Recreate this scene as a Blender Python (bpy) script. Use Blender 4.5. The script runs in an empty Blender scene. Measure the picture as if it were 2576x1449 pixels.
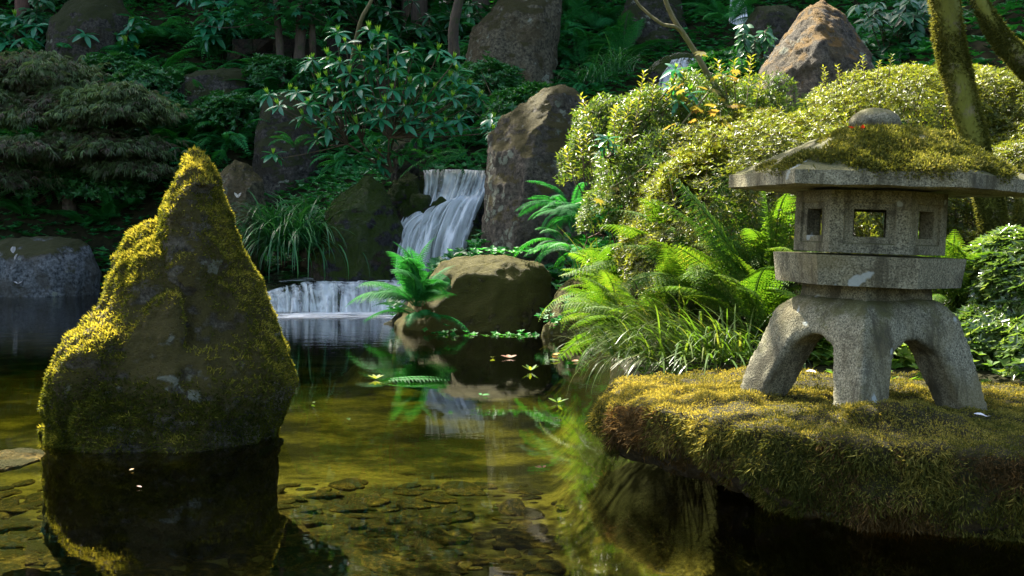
import bpy, bmesh, math, random
import numpy as np
from mathutils import Vector, Matrix, Quaternion

random.seed(7)
RNG = np.random.default_rng(11)
SC = bpy.context.scene
COL = SC.collection

# ------------------------------------------------------------------ camera, sky, sun, exposure
FPX, CX, CY = 2862.0, 1288.0, 724.5            # focal length and centre in units of a 2576 px wide picture
EYE = 1.25
PITCH = math.atan((724.5 - 600.0) / FPX)
cam_d = bpy.data.cameras.new('camera')
cam_d.sensor_width = 36.0
cam_d.lens = 36.0 * FPX / 2576.0
cam_d.clip_end = 500.0
cam = bpy.data.objects.new('camera', cam_d)
COL.objects.link(cam)
cam.location = (0, 0, EYE)
cam.rotation_euler = (math.pi / 2 - PITCH, 0, 0)
SC.camera = cam

SUN = Vector((-0.33, 0.56, 0.76)).normalized()
world = bpy.data.worlds.new('World')
SC.world = world
world.use_nodes = True
wn = world.node_tree
bg = wn.nodes['Background']
sky = wn.nodes.new('ShaderNodeTexSky')
sky.sky_type = 'NISHITA'
sky.sun_disc = False
sky.dust_density = 4.0
sky.ozone_density = 0.6
sky.sun_elevation = math.asin(SUN.z)
sky.sun_rotation = math.atan2(SUN.x, SUN.y)
wn.links.new(sky.outputs[0], bg.inputs[0])
bg.inputs[1].default_value = 0.097
sun_d = bpy.data.lights.new('sun', 'SUN')
sun_d.energy = 5.0
sun_d.angle = math.radians(0.53)
sun_d.color = (1.0, 0.93, 0.79)
sun = bpy.data.objects.new('sun', sun_d)
COL.objects.link(sun)
sun.rotation_euler = SUN.to_track_quat('Z', 'Y').to_euler()
sun.location = (-10, 20, 30)
SC.view_settings.view_transform = 'Standard'
SC.view_settings.look = 'None'
SC.view_settings.gamma = 1.0
SC.view_settings.use_curve_mapping = False
SC.view_settings.exposure = 2.35
SC.cycles.use_denoising = True
SC.cycles.max_bounces = 7
SC.cycles.diffuse_bounces = 3
SC.cycles.glossy_bounces = 3
SC.cycles.transmission_bounces = 4
SC.cycles.transparent_max_bounces = 10
SC.cycles.caustics_reflective = False
SC.cycles.caustics_refractive = False

# ------------------------------------------------------------------ helpers
FWD = Vector((0, math.cos(PITCH), -math.sin(PITCH)))
UPV = Vector((0, math.sin(PITCH), math.cos(PITCH)))


def ray(px, py):
    d = FWD + Vector((1, 0, 0)) * ((px - CX) / FPX) - UPV * ((py - CY) / FPX)
    return d / d.y


def at(px, py, Y):
    d = ray(px, py)
    return Vector((d.x * Y, Y, EYE + d.z * Y))


def on_water(px, py, z=0.0):
    d = ray(px, py)
    t = (z - EYE) / d.z
    return Vector((d.x * t, t, z))


def m_per_px(Y):
    return Y / FPX


def _hash(ix, iy, iz, seed):
    h = (ix.astype(np.int64) * 374761393 + iy.astype(np.int64) * 668265263 + iz.astype(np.int64) * 1442695041 + seed * 974711) & 0xFFFFFFFF
    h = ((h ^ (h >> 13)) * 1274126177) & 0xFFFFFFFF
    h = ((h ^ (h >> 16)) * 2246822519) & 0xFFFFFFFF
    return (h ^ (h >> 15)).astype(np.float64) / 4294967295.0


def vnoise(P, seed=0):
    P = np.asarray(P, float)
    i = np.floor(P)
    f = P - i
    f = f * f * f * (f * (f * 6 - 15) + 10)
    i = i.astype(np.int64)
    r = 0
    for dx in (0, 1):
        wx = f[:, 0] if dx else 1 - f[:, 0]
        for dy in (0, 1):
            wy = f[:, 1] if dy else 1 - f[:, 1]
            for dz in (0, 1):
                wz = f[:, 2] if dz else 1 - f[:, 2]
                r = r + wx * wy * wz * _hash(i[:, 0] + dx, i[:, 1] + dy, i[:, 2] + dz, seed)
    return r * 2 - 1


def fbm(P, freq, octaves=4, seed=0, ridged=False):
    P = np.asarray(P, float)
    a, s, r = 1.0, 0.0, 0
    for o in range(octaves):
        n = vnoise(P * freq + 17.3 * o, seed + o)
        if ridged:
            n = 1 - 2 * np.abs(n)
        r = r + a * n
        s += a
        a *= 0.5
        freq *= 2.03
    return r / s


def tag(o, label=None, cat=None, group=None, kind=None):
    if label: o['label'] = label
    if cat: o['category'] = cat
    if group: o['group'] = group
    if kind: o['kind'] = kind
    return o


def empty(name, loc, label, cat, group=None):
    o = bpy.data.objects.new(name, None)
    COL.objects.link(o)
    o.location = loc
    o.empty_display_size = 0.1
    return tag(o, label, cat, group)


def np_mesh(name, V, F, mat, tint=None, uv=None, smooth=False):
    me = bpy.data.meshes.new(name)
    V = np.ascontiguousarray(V, dtype=np.float32)
    F = np.ascontiguousarray(F, dtype=np.int32)
    k = F.shape[1]
    me.vertices.add(len(V))
    me.vertices.foreach_set('co', V.ravel())
    me.loops.add(F.size)
    me.loops.foreach_set('vertex_index', F.ravel())
    me.polygons.add(len(F))
    me.polygons.foreach_set('loop_start', np.arange(0, F.size, k, dtype=np.int32))
    if smooth:
        me.polygons.foreach_set('use_smooth', np.ones(len(F), dtype=bool))
    me.update(calc_edges=True)
    if tint is not None:
        a = me.attributes.new('tint', 'FLOAT', 'POINT')
        a.data.foreach_set('value', np.ascontiguousarray(tint, dtype=np.float32))
    if uv is not None:
        a = me.attributes.new('flow', 'FLOAT_VECTOR', 'POINT')
        a.data.foreach_set('vector', np.ascontiguousarray(uv, dtype=np.float32).ravel())
    if mat: me.materials.append(mat)
    return me


def link(name, me, parent=None, loc=(0, 0, 0), rot=None, scale=None):
    o = bpy.data.objects.new(name, me)
    COL.objects.link(o)
    if parent: o.parent = parent
    o.location = loc
    if rot: o.rotation_euler = rot
    if scale is not None: o.scale = (scale,) * 3 if not hasattr(scale, '__len__') else scale
    return o


class Soup:
    """Collects triangles; build() links them as one mesh object whose vertices are relative to LOC."""
    def __init__(self):
        self.v, self.f, self.t, self.n = [], [], [], 0

    def add(self, V, F, T):
        V = np.asarray(V, float).reshape(-1, 3)
        self.v.append(V)
        self.f.append(np.asarray(F, int).reshape(-1, 3) + self.n)
        self.t.append(np.full(len(V), float(T)) if np.isscalar(T) else np.asarray(T, float))
        self.n += len(V)

    def leaves(self, P, D, N, L, W, T, fold=0.22, droop=0.12, hi=False):
        P, D, N = (np.asarray(a, float) for a in (P, D, N))
        n = len(P)
        if n == 0: return
        D = D / (np.linalg.norm(D, axis=1, keepdims=True) + 1e-9)
        S = np.cross(D, N)
        S = S / (np.linalg.norm(S, axis=1, keepdims=True) + 1e-9)
        N = np.cross(S, D)
        L = np.broadcast_to(np.asarray(L, float), (n,))[:, None]
        W = np.broadcast_to(np.asarray(W, float), (n,))[:, None]
        T = np.broadcast_to(np.asarray(T, float), (n,))
        if not hi:
            a = P
            b = P + D * L * 0.42 + S * W * 0.5 + N * W * fold
            c = P + D * L - N * L * droop
            d = P + D * L * 0.42 - S * W * 0.5 + N * W * fold
            V = np.stack([a, b, c, d], 1).reshape(-1, 3)
            F = (np.arange(n)[:, None, None] * 4 + np.array([[0, 1, 2], [0, 2, 3]])[None]).reshape(-1, 3)
            self.add(V, F, np.repeat(T, 4))
        else:
            vs = [P]
            for t, w in ((0.18, 0.55), (0.45, 1.0), (0.72, 0.8), (0.9, 0.4)):
                mid = P + D * L * t - N * L * droop * t * t
                vs += [mid + S * W * 0.5 * w + N * W * fold * w, mid, mid - S * W * 0.5 * w + N * W * fold * w]
            vs.append(P + D * L - N * L * droop)
            V = np.stack(vs, 1).reshape(-1, 3)
            q = [[0, 1, 2], [0, 2, 3]]
            for k in (1, 4, 7):
                q += [[k, k + 3, k + 4], [k, k + 4, k + 1], [k + 1, k + 4, k + 5], [k + 1, k + 5, k + 2]]
            q += [[10, 13, 11], [11, 13, 12]]
            F = (np.arange(n)[:, None, None] * 14 + np.array(q)[None]).reshape(-1, 3)
            self.add(V, F, np.repeat(T, 14))

    def strips(self, path, W, T, face=None):
        """path (n,k,3): n ribbons of k points that taper to a tip."""
        path = np.asarray(path, float)
        n, k, _ = path.shape
        D = np.gradient(path, axis=1)
        ref = np.array([0, 0, 1.0]) if face is None else np.asarray(face, float)
        S = np.cross(D, ref)
        S = S / (np.linalg.norm(S, axis=2, keepdims=True) + 1e-9)
        tt = np.linspace(0, 1, k)
        w = (np.asarray(W, float).reshape(-1, 1) * np.clip(1.15 - tt ** 2.2, 0.04, 1)[None])[:, :, None] * 0.5
        V = np.stack([path - S * w, path + S * w], 2).reshape(-1, 3)
        base = (np.arange(n) * k * 2)[:, None, None, None]
        seg = (np.arange(k - 1) * 2)[None, :, None, None]
        q = np.array([[0, 1, 3], [0, 3, 2]])[None, None]
        self.add(V, (base + seg + q).reshape(-1, 3), np.repeat(np.broadcast_to(np.asarray(T, float), (n,)), k * 2))

    def tube(self, pts, radii, sides=6, T=0.5, rough=0.0, seed=0):
        pts = [Vector(p) for p in pts]
        k = len(pts)
        rings = []
        prev = Vector((1, 0, 0.01))
        for i, p in enumerate(pts):
            d = (pts[min(i + 1, k - 1)] - pts[max(i - 1, 0)]).normalized()
            a = (prev - d * prev.dot(d))
            a = a.normalized() if a.length > 1e-4 else d.orthogonal().normalized()
            b = d.cross(a)
            prev = a
            for s in range(sides):
                an = 2 * math.pi * s / sides
                rr = radii[i] * (1 + rough * math.sin(seed + i * 2.3 + s * 3.1))
                rings.append(p + (a * math.cos(an) + b * math.sin(an)) * rr)
        rings.append(pts[-1])
        V = np.array([tuple(v) for v in rings])
        F = []
        for i in range(k - 1):
            for s in range(sides):
                a0, a1 = i * sides + s, i * sides + (s + 1) % sides
                F += [[a0, a1, a1 + sides], [a0, a1 + sides, a0 + sides]]
        for s in range(sides):
            F.append([(k - 1) * sides + s, (k - 1) * sides + (s + 1) % sides, k * sides])
        self.add(V, F, T)

    def mesh(self, name, mat, loc=(0, 0, 0), smooth=False):
        V = np.concatenate(self.v) - np.array(tuple(loc))
        return np_mesh(name, V, np.concatenate(self.f), mat, np.concatenate(self.t), smooth=smooth)

    def build(self, name, mat, parent=None, loc=(0, 0, 0), smooth=False):
        me = self.mesh(name, mat, loc, smooth)
        return link(name, me, parent, (0, 0, 0) if parent else loc)


def unit(a):
    a = np.asarray(a, float)
    return a / (np.linalg.norm(a, axis=-1, keepdims=True) + 1e-9)


def rand_dirs(n):
    return unit(RNG.normal(size=(n, 3)))


def spline(pts, n):
    """Catmull-Rom through PTS (k,3), n points."""
    P = np.asarray([tuple(p) for p in pts], float)
    P = np.concatenate([[2 * P[0] - P[1]], P, [2 * P[-1] - P[-2]]])
    out = []
    k = len(P) - 3
    for t in np.linspace(0, k - 1e-6, n):
        i = int(t)
        f = t - i
        a, b, c, d = P[i:i + 4]
        out.append(0.5 * ((2 * b) + (c - a) * f + (2 * a - 5 * b + 4 * c - d) * f * f + (3 * b - a - 3 * c + d) * f ** 3))
    return np.array(out)


# ------------------------------------------------------------------ materials
class NT:
    def __init__(self, name):
        self.m = bpy.data.materials.new(name)
        self.m.use_nodes = True
        self.t = self.m.node_tree
        self.t.nodes.clear()
        self.out = self.n('OutputMaterial')

    def n(self, typ, **kw):
        nd = self.t.nodes.new('ShaderNode' + typ)
        for k, v in kw.items():
            if k.startswith('i_'):
                nd.inputs[k[2:].replace('_', ' ')].default_value = v
            else:
                setattr(nd, k, v)
        return nd

    def l(self, a, b):
        self.t.links.new(a, b)

    def noise(self, vec, scale, detail=4, rough=0.55, dist=0.0):
        nd = self.n('TexNoise')
        nd.inputs['Scale'].default_value = scale
        nd.inputs['Detail'].default_value = detail
        nd.inputs['Roughness'].default_value = rough
        nd.inputs['Distortion'].default_value = dist
        if vec is not None: self.l(vec, nd.inputs['Vector'])
        return nd.outputs['Fac']

    def ramp(self, fac, stops):
        nd = self.n('ValToRGB')
        e = nd.color_ramp.elements
        while len(e) > 1: e.remove(e[0])
        e[0].position, e[0].color = stops[0][0], (*stops[0][1], 1)
        for p, c in stops[1:]:
            x = e.new(p)
            x.color = (*c, 1)
        self.l(fac, nd.inputs[0])
        return nd.outputs[0]

    def step(self, fac, a, b):
        nd = self.n('MapRange', interpolation_type='SMOOTHSTEP')
        nd.inputs['From Min'].default_value = a
        nd.inputs['From Max'].default_value = b
        self.l(fac, nd.inputs['Value'])
        return nd.outputs[0]

    def math(self, op, a, b=None):
        nd = self.n('Math', operation=op)
        for i, x in enumerate((a, b)):
            if x is None: continue
            if isinstance(x, (int, float)): nd.inputs[i].default_value = x
            else: self.l(x, nd.inputs[i])
        return nd.outputs[0]

    def mix(self, fac, a, b, blend='MIX'):
        nd = self.n('Mix', data_type='RGBA', blend_type=blend)
        for k, x in ((0, fac), (6, a), (7, b)):
            if isinstance(x, (int, float)): nd.inputs[k].default_value = x
            elif isinstance(x, tuple): nd.inputs[k].default_value = (*x, 1)
            else: self.l(x, nd.inputs[k])
        return nd.outputs[2]

    def bump(self, h, strength, dist=0.02, normal=None):
        nd = self.n('Bump')
        nd.inputs['Strength'].default_value = strength
        nd.inputs['Distance'].default_value = dist
        self.l(h, nd.inputs['Height'])
        if normal is not None: self.l(normal, nd.inputs['Normal'])
        return nd.outputs[0]


def leaf_mat(name, dark, mid, light, rough=0.4, transl=0.35, spec=0.5, tcol=None):
    k = NT(name)
    at_ = k.n('Attribute', attribute_name='tint')
    info = k.n('ObjectInfo')
    v = k.math('ADD', k.math('MULTIPLY', at_.outputs['Fac'], 0.72), k.math('MULTIPLY', info.outputs['Random'], 0.28))
    c = k.ramp(v, [(0.05, dark), (0.5, mid), (0.95, light)])
    p = k.n('BsdfPrincipled')
    k.l(c, p.inputs['Base Color'])
    p.inputs['Roughness'].default_value = rough
    p.inputs['Specular IOR Level'].default_value = spec
    tr = k.n('BsdfTranslucent')
    tc = k.mix(1.0, c, tcol or (1.5, 1.5, 0.6), 'MULTIPLY')
    k.l(tc, tr.inputs[0])
    mx = k.n('MixShader')
    mx.inputs[0].default_value = transl
    k.l(p.outputs[0], mx.inputs[1])
    k.l(tr.outputs[0], mx.inputs[2])
    k.l(mx.outputs[0], k.out.inputs[0])
    return k.m


def bark_mat(name, a, b, moss=None, amount=0.5):
    k = NT(name)
    g = k.n('NewGeometry')
    tc = k.n('TexCoord')
    mp = k.n('Mapping')
    mp.inputs['Scale'].default_value = (1, 1, 0.25)
    k.l(tc.outputs['Object'], mp.inputs[0])
    n1 = k.noise(mp.outputs[0], 22, 6, 0.65)
    c = k.ramp(n1, [(0.3, a), (0.7, b)])
    if moss:
        m = k.step(k.noise(tc.outputs['Object'], 5, 5, 0.6), 0.62 - amount * 0.3, 0.72 - amount * 0.3)
        mc = k.mix(k.noise(tc.outputs['Object'], 40, 3), tuple(x * 0.6 for x in moss), moss)
        c = k.mix(m, c, mc)
    p = k.n('BsdfPrincipled')
    p.inputs['Roughness'].default_value = 0.85
    k.l(c, p.inputs['Base Color'])
    k.l(k.bump(n1, 0.8, 0.02), p.inputs['Normal'])
    k.l(p.outputs[0], k.out.inputs[0])
    return k.m


def rock_mat(name, dark, light, moss=(0.10, 0.095, 0.018), moss_amt=0.4, lichen=0.2, rough=0.85, up=0.5, stain=(0.09, 0.06, 0.025), patches=()):
    """Stone with staining, moss that prefers upward faces, and pale lichen spots."""
    k = NT(name)
    tc = k.n('TexCoord')
    ob = tc.outputs['Object']
    geo = k.n('NewGeometry')
    sep = k.n('SeparateXYZ')
    k.l(geo.outputs['Normal'], sep.inputs[0])
    big = k.noise(ob, 1.6, 5, 0.6)
    fine = k.noise(ob, 14, 8, 0.7)
    grain = k.noise(ob, 70, 4, 0.7)
    c = k.ramp(fine, [(0.36, tuple(x * .45 for x in dark)), (0.5, tuple((a + b) / 2 for a, b in zip(dark, light))), (0.64, tuple(x * 1.15 for x in light))])
    c = k.mix(k.math('MULTIPLY', k.step(big, 0.45, 0.62), 0.7), c, stain)
    if 'bed' in name:
        oi = k.n('ObjectInfo')
        c = k.mix(1.0, c, k.ramp(oi.outputs['Random'], [(0.0, (0.7, 0.7, 0.7)), (1.0, (1.5, 1.4, 1.2))]), 'MULTIPLY')
    c = k.mix(0.5, c, k.ramp(grain, [(0.35, (0.3, 0.3, 0.3)), (0.65, (1.5, 1.5, 1.5))]), 'MULTIPLY')
    if lichen > 0:
        vo = k.n('TexVoronoi')
        vo.inputs['Scale'].default_value = 9
        vo.inputs['Randomness'].default_value = 1
        wob = k.n('TexNoise')
        wob.inputs['Scale'].default_value = 18
        k.l(ob, wob.inputs['Vector'])
        wv = k.mix(0.12, ob, wob.outputs['Color'])
        k.l(wv, vo.inputs['Vector'])
        area = k.step(k.noise(ob, 1.9, 3, 0.5, 0.4), 0.66 - lichen * 0.3, 0.72 - lichen * 0.3)
        for (px_, py_, pz_), pr_ in patches:
            vm = k.n('VectorMath', operation='DISTANCE')
            k.l(k.mix(0.25, geo.outputs['Position'], wob.outputs['Color']), vm.inputs[0])
            vm.inputs[1].default_value = (px_ * .75 + .125, py_ * .75 + .125, pz_ * .75 + .125)
            area = k.math('MAXIMUM', area, k.step(vm.outputs['Value'], pr_ * .75, pr_ * .45))
        spot = k.step(vo.outputs['Distance'], 0.5, 0.4)
        lm = k.math('MULTIPLY', area, spot)
        c = k.mix(k.math('MULTIPLY', lm, 0.75), c, k.mix(grain, (0.26, 0.29, 0.19), (0.42, 0.44, 0.32)))
    mz = k.math('ADD', k.math('MULTIPLY', sep.outputs['Z'], up), k.noise(ob, 3.1, 7, 0.68))
    mm = k.step(mz, 0.98 - moss_amt, 1.12 - moss_amt)
    mc = k.mix(k.noise(ob, 30, 5, 0.7), tuple(x * 0.45 for x in moss), tuple(x * 1.35 for x in moss))
    c = k.mix(mm, c, mc)
    p = k.n('BsdfPrincipled')
    p.inputs['Roughness'].default_value = rough
    p.inputs['Specular IOR Level'].default_value = 0.3
    k.l(c, p.inputs['Base Color'])
    h = k.math('ADD', k.math('MULTIPLY', fine, 0.7), k.math('MULTIPLY', grain, k.math('ADD', 0.3, k.math('MULTIPLY', mm, 0.9))))
    k.l(k.bump(h, 1.0, 0.17), p.inputs['Normal'])
    k.l(p.outputs[0], k.out.inputs[0])
    return k.m


def granite_mat(name):
    k = NT(name)
    tc = k.n('TexCoord')
    ob = tc.outputs['Object']
    sp = k.noise(ob, 120, 2, 0.7)
    sp2 = k.noise(ob, 45, 4, 0.65)
    c = k.ramp(sp, [(0.32, (0.05, 0.05, 0.038)), (0.48, (0.205, 0.192, 0.122)), (0.66, (0.37, 0.345, 0.235))])
    c = k.mix(0.6, c, k.ramp(sp2, [(0.3, (0.5, 0.5, 0.48)), (0.65, (1.15, 1.15, 1.1))]), 'MULTIPLY')
    blot = k.noise(ob, 4.5, 6, 0.65, 0.5)
    c = k.mix(k.math('MULTIPLY', k.step(blot, 0.52, 0.66), 0.75), c, (0.045, 0.042, 0.028))
    warm = k.noise(ob, 2.6, 4, 0.6)
    c = k.mix(k.math('MULTIPLY', k.step(warm, 0.45, 0.7), 0.6), c, (0.16, 0.13, 0.05))
    mpv = k.n('Mapping')
    mpv.inputs['Scale'].default_value = (9, 9, 1.6)
    k.l(ob, mpv.inputs[0])
    streak = k.noise(mpv.outputs[0], 1.0, 5, 0.65)
    c = k.mix(k.math('MULTIPLY', k.step(streak, 0.47, 0.66), 0.8), c, (0.05, 0.045, 0.025))
    gz = k.n('NewGeometry')
    sz = k.n('SeparateXYZ')
    k.l(gz.outputs['Normal'], sz.inputs[0])
    film = k.step(k.math('ADD', k.math('MULTIPLY', sz.outputs['Z'], 0.35), k.noise(ob, 8, 6, 0.7)), 0.62, 0.85)
    c = k.mix(k.math('MULTIPLY', film, 0.75), c, (0.085, 0.085, 0.022))
    pale = k.step(k.noise(ob, 6.5, 3, 0.5), 0.66, 0.7)
    c = k.mix(k.math('MULTIPLY', pale, 0.7), c, (0.42, 0.46, 0.42))
    p = k.n('BsdfPrincipled')
    p.inputs['Roughness'].default_value = 0.88
    p.inputs['Specular IOR Level'].default_value = 0.25
    k.l(c, p.inputs['Base Color'])
    k.l(k.bump(k.math('ADD', sp, k.math('MULTIPLY', blot, 1.5)), 0.5, 0.012), p.inputs['Normal'])
    k.l(p.outputs[0], k.out.inputs[0])
    return k.m


def flat_mat(name, a, b, scale=30, rough=0.8):
    k = NT(name)
    tc = k.n('TexCoord')
    p = k.n('BsdfPrincipled')
    p.inputs['Roughness'].default_value = rough
    p.inputs['Specular IOR Level'].default_value = 0.05
    k.l(k.ramp(k.noise(tc.outputs['Object'], scale, 5), [(0.3, a), (0.7, b)]), p.inputs['Base Color'])
    k.l(p.outputs[0], k.out.inputs[0])
    return k.m


def water_mat(name, bump=0.05, tint=(0.95, 0.96, 0.86), volume=False):
    k = NT(name)
    geo = k.n('NewGeometry')
    mp = k.n('Mapping')
    mp.inputs['Scale'].default_value = (0.45, 1.5, 1)
    k.l(geo.outputs['Position'], mp.inputs[0])
    n1 = k.noise(mp.outputs[0], 4.0, 2, 0.5)
    n2 = k.noise(mp.outputs[0], 15, 2, 0.5)
    sep = k.n('SeparateXYZ')
    k.l(geo.outputs['Position'], sep.inputs[0])
    amp = k.math('ADD', 0.07, k.step(sep.outputs['Y'], 9.0, 19.0))      # livelier near the falls
    h = k.math('MULTIPLY', k.math('ADD', n1, k.math('MULTIPLY', n2, 0.3)), amp)
    bp = k.bump(h, bump, 0.1)
    gl = k.n('BsdfGlossy')
    gl.inputs['Roughness'].default_value = 0.015
    k.l(bp, gl.inputs['Normal'])
    tr = k.n('BsdfTransparent')
    tr.inputs[0].default_value = (*tint, 1)
    fr = k.n('Fresnel')
    fr.inputs['IOR'].default_value = 1.33
    k.l(bp, fr.inputs['Normal'])
    mx = k.n('MixShader')
    k.l(fr.outputs[0], mx.inputs[0])
    k.l(tr.outputs[0], mx.inputs[1])
    k.l(gl.outputs[0], mx.inputs[2])
    k.l(mx.outputs[0], k.out.inputs[0])
    if volume:
        va = k.n('VolumeAbsorption')
        va.inputs['Color'].default_value = (0.57, 0.60, 0.25, 1)
        va.inputs['Density'].default_value = 0.85
        k.l(va.outputs[0], k.out.inputs['Volume'])
    return k.m


def fall_mat(name):
    k = NT(name)
    a = k.n('Attribute', attribute_name='flow')
    mp = k.n('Mapping')
    mp.inputs['Scale'].default_value = (17, 0.55, 1)
    k.l(a.outputs['Vector'], mp.inputs[0])
    st = k.noise(mp.outputs[0], 1.0, 3, 0.62, 0.6)
    sep = k.n('SeparateXYZ')
    k.l(a.outputs['Vector'], sep.inputs[0])
    dens = k.math('ADD', k.step(st, 0.22, 0.66), k.math('SUBTRACT', sep.outputs['Z'], 0.36))
    mp2 = k.n('Mapping')
    mp2.inputs['Scale'].default_value = (4.5, 1.5, 1)
    k.l(a.outputs['Vector'], mp2.inputs[0])
    dens = k.math('ADD', dens, k.math('MULTIPLY', k.math('SUBTRACT', k.noise(mp2.outputs[0], 1.0, 3, 0.6, 0.8), 0.5), 1.7))
    df = k.n('BsdfDiffuse')
    df.inputs[0].default_value = (0.94, 0.97, 0.92, 1)
    tl = k.n('BsdfTranslucent')
    tl.inputs[0].default_value = (0.86, 0.88, 0.9, 1)
    m0 = k.n('MixShader')
    m0.inputs[0].default_value = 0.3
    k.l(df.outputs[0], m0.inputs[1]); k.l(tl.outputs[0], m0.inputs[2])
    gl = k.n('BsdfGlossy'); gl.inputs['Roughness'].default_value = 0.2
    tr = k.n('BsdfTransparent')
    m1 = k.n('MixShader'); m1.inputs[0].default_value = 0.1
    k.l(tr.outputs[0], m1.inputs[1]); k.l(gl.outputs[0], m1.inputs[2])
    mx = k.n('MixShader')
    cl = k.n('Clamp')
    k.l(dens, cl.inputs[0])
    k.l(cl.outputs[0], mx.inputs[0])
    k.l(m1.outputs[0], mx.inputs[1]); k.l(m0.outputs[0], mx.inputs[2])
    k.l(mx.outputs[0], k.out.inputs[0])
    return k.m


def bed_mat(name):
    k = NT(name)
    tc = k.n('TexCoord')
    ob = tc.outputs['Object']
    vo = k.n('TexVoronoi')
    vo.inputs['Scale'].default_value = 7
    mp = k.n('Mapping')
    mp.inputs['Scale'].default_value = (0.7, 1.1, 1)
    k.l(ob, mp.inputs[0]); k.l(mp.outputs[0], vo.inputs['Vector'])
    big = k.noise(ob, 0.9, 5, 0.65)
    c = k.ramp(big, [(0.34, (0.012, 0.014, 0.008)), (0.47, (0.06, 0.055, 0.024)), (0.62, (0.3, 0.25, 0.10))])
    fine = k.noise(ob, 26, 6, 0.7)
    c = k.mix(0.35, c, k.mix(vo.outputs['Color'], (0.6, 0.6, 0.6), (1.3, 1.25, 1.1)), 'MULTIPLY')
    c = k.mix(0.8, c, k.ramp(fine, [(0.35, (0.45, 0.45, 0.45)), (0.65, (1.35, 1.35, 1.3))]), 'MULTIPLY')
    sz = k.n('SeparateXYZ')
    k.l(ob, sz.inputs[0])
    bank_shade = k.step(sz.outputs['Z'], -0.66, -0.48)                     # steep bank colour darkened to imitate shade over the sunlit shelf
    c = k.mix(bank_shade, c, k.mix(fine, (0.010, 0.012, 0.006), (0.035, 0.035, 0.014)))
    p = k.n('BsdfPrincipled')
    p.inputs['Roughness'].default_value = 0.9
    p.inputs['Specular IOR Level'].default_value = 0.1
    k.l(c, p.inputs['Base Color'])
    k.l(k.bump(k.math('ADD', k.math('MULTIPLY', vo.outputs['Distance'], 0.5), fine), 0.5, 0.04), p.inputs['Normal'])
    k.l(p.outputs[0], k.out.inputs[0])
    return k.m


M = {}
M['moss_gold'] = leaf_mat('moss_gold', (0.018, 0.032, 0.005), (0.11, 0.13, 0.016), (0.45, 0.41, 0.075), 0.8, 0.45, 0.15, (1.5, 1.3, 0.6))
M['moss_olive'] = leaf_mat('moss_olive', (0.035, 0.045, 0.008), (0.13, 0.14, 0.025), (0.36, 0.32, 0.10), 0.8, 0.4, 0.15, (1.4, 1.3, 0.7))
M['moss_rust'] = leaf_mat('moss_rust', (0.03, 0.022, 0.008), (0.10, 0.066, 0.022), (0.22, 0.14, 0.05), 0.85, 0.35, 0.1, (1.3, 1.1, 0.7))
M['moss_brown'] = leaf_mat('moss_brown', (0.02, 0.032, 0.007), (0.095, 0.105, 0.02), (0.37, 0.32, 0.07), 0.85, 0.4, 0.1, (1.4, 1.2, 0.6))
M['azalea'] = leaf_mat('azalea_leaf', (0.05, 0.038, 0.012), (0.078, 0.108, 0.015), (0.21, 0.215, 0.04), 0.38, 0.45, 0.42, (2.0, 1.9, 0.7))
M['azalea_green'] = leaf_mat('azalea_green_leaf', (0.03, 0.045, 0.010), (0.042, 0.095, 0.014), (0.16, 0.2, 0.035), 0.4, 0.4, 0.45, (1.8, 1.7, 0.7))
M['azalea_dark'] = leaf_mat('azalea_dark_leaf', (0.010, 0.06, 0.016), (0.025, 0.14, 0.032), (0.065, 0.24, 0.045), 0.4, 0.3, 0.5)
M['azalea_blue'] = leaf_mat('glossy_shrub_leaf', (0.03, 0.07, 0.018), (0.09, 0.16, 0.035), (0.2, 0.25, 0.08), 0.25, 0.38, 0.9)
M['rhodo'] = leaf_mat('rhododendron_leaf', (0.010, 0.11, 0.05), (0.026, 0.2, 0.085), (0.055, 0.27, 0.11), 0.32, 0.25, 0.55)
M['shoot'] = leaf_mat('new_shoot', (0.10, 0.26, 0.025), (0.2, 0.4, 0.04), (0.28, 0.46, 0.06), 0.4, 0.4, 0.4)
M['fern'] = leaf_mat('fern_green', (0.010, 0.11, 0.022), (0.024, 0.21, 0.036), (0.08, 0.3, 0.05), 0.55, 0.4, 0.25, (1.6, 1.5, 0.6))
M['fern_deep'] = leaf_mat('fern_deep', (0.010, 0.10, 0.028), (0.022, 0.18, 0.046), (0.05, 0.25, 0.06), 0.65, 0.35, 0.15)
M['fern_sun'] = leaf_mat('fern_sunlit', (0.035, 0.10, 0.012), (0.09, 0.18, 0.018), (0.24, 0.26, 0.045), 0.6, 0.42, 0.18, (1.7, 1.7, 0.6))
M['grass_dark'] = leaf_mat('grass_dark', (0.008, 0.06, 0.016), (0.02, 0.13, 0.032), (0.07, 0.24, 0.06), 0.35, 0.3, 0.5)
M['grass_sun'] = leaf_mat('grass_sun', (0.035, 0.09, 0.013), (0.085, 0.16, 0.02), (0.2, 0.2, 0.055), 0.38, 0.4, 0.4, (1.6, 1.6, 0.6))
M['laceleaf'] = leaf_mat('laceleaf_maple', (0.2, 0.095, 0.095), (0.12, 0.175, 0.07), (0.2, 0.31, 0.1), 0.45, 0.3, 0.4, (1.2, 1.2, 0.9))
M['maple'] = leaf_mat('maple_leaf', (0.016, 0.12, 0.05), (0.03, 0.18, 0.075), (0.06, 0.23, 0.09), 0.4, 0.4, 0.4)
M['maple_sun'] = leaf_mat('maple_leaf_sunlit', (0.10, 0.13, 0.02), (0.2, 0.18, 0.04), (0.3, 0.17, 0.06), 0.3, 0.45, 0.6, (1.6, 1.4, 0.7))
M['camellia'] = leaf_mat('camellia_leaf', (0.012, 0.07, 0.025), (0.028, 0.13, 0.045), (0.06, 0.19, 0.065), 0.3, 0.25, 0.45)
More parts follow.
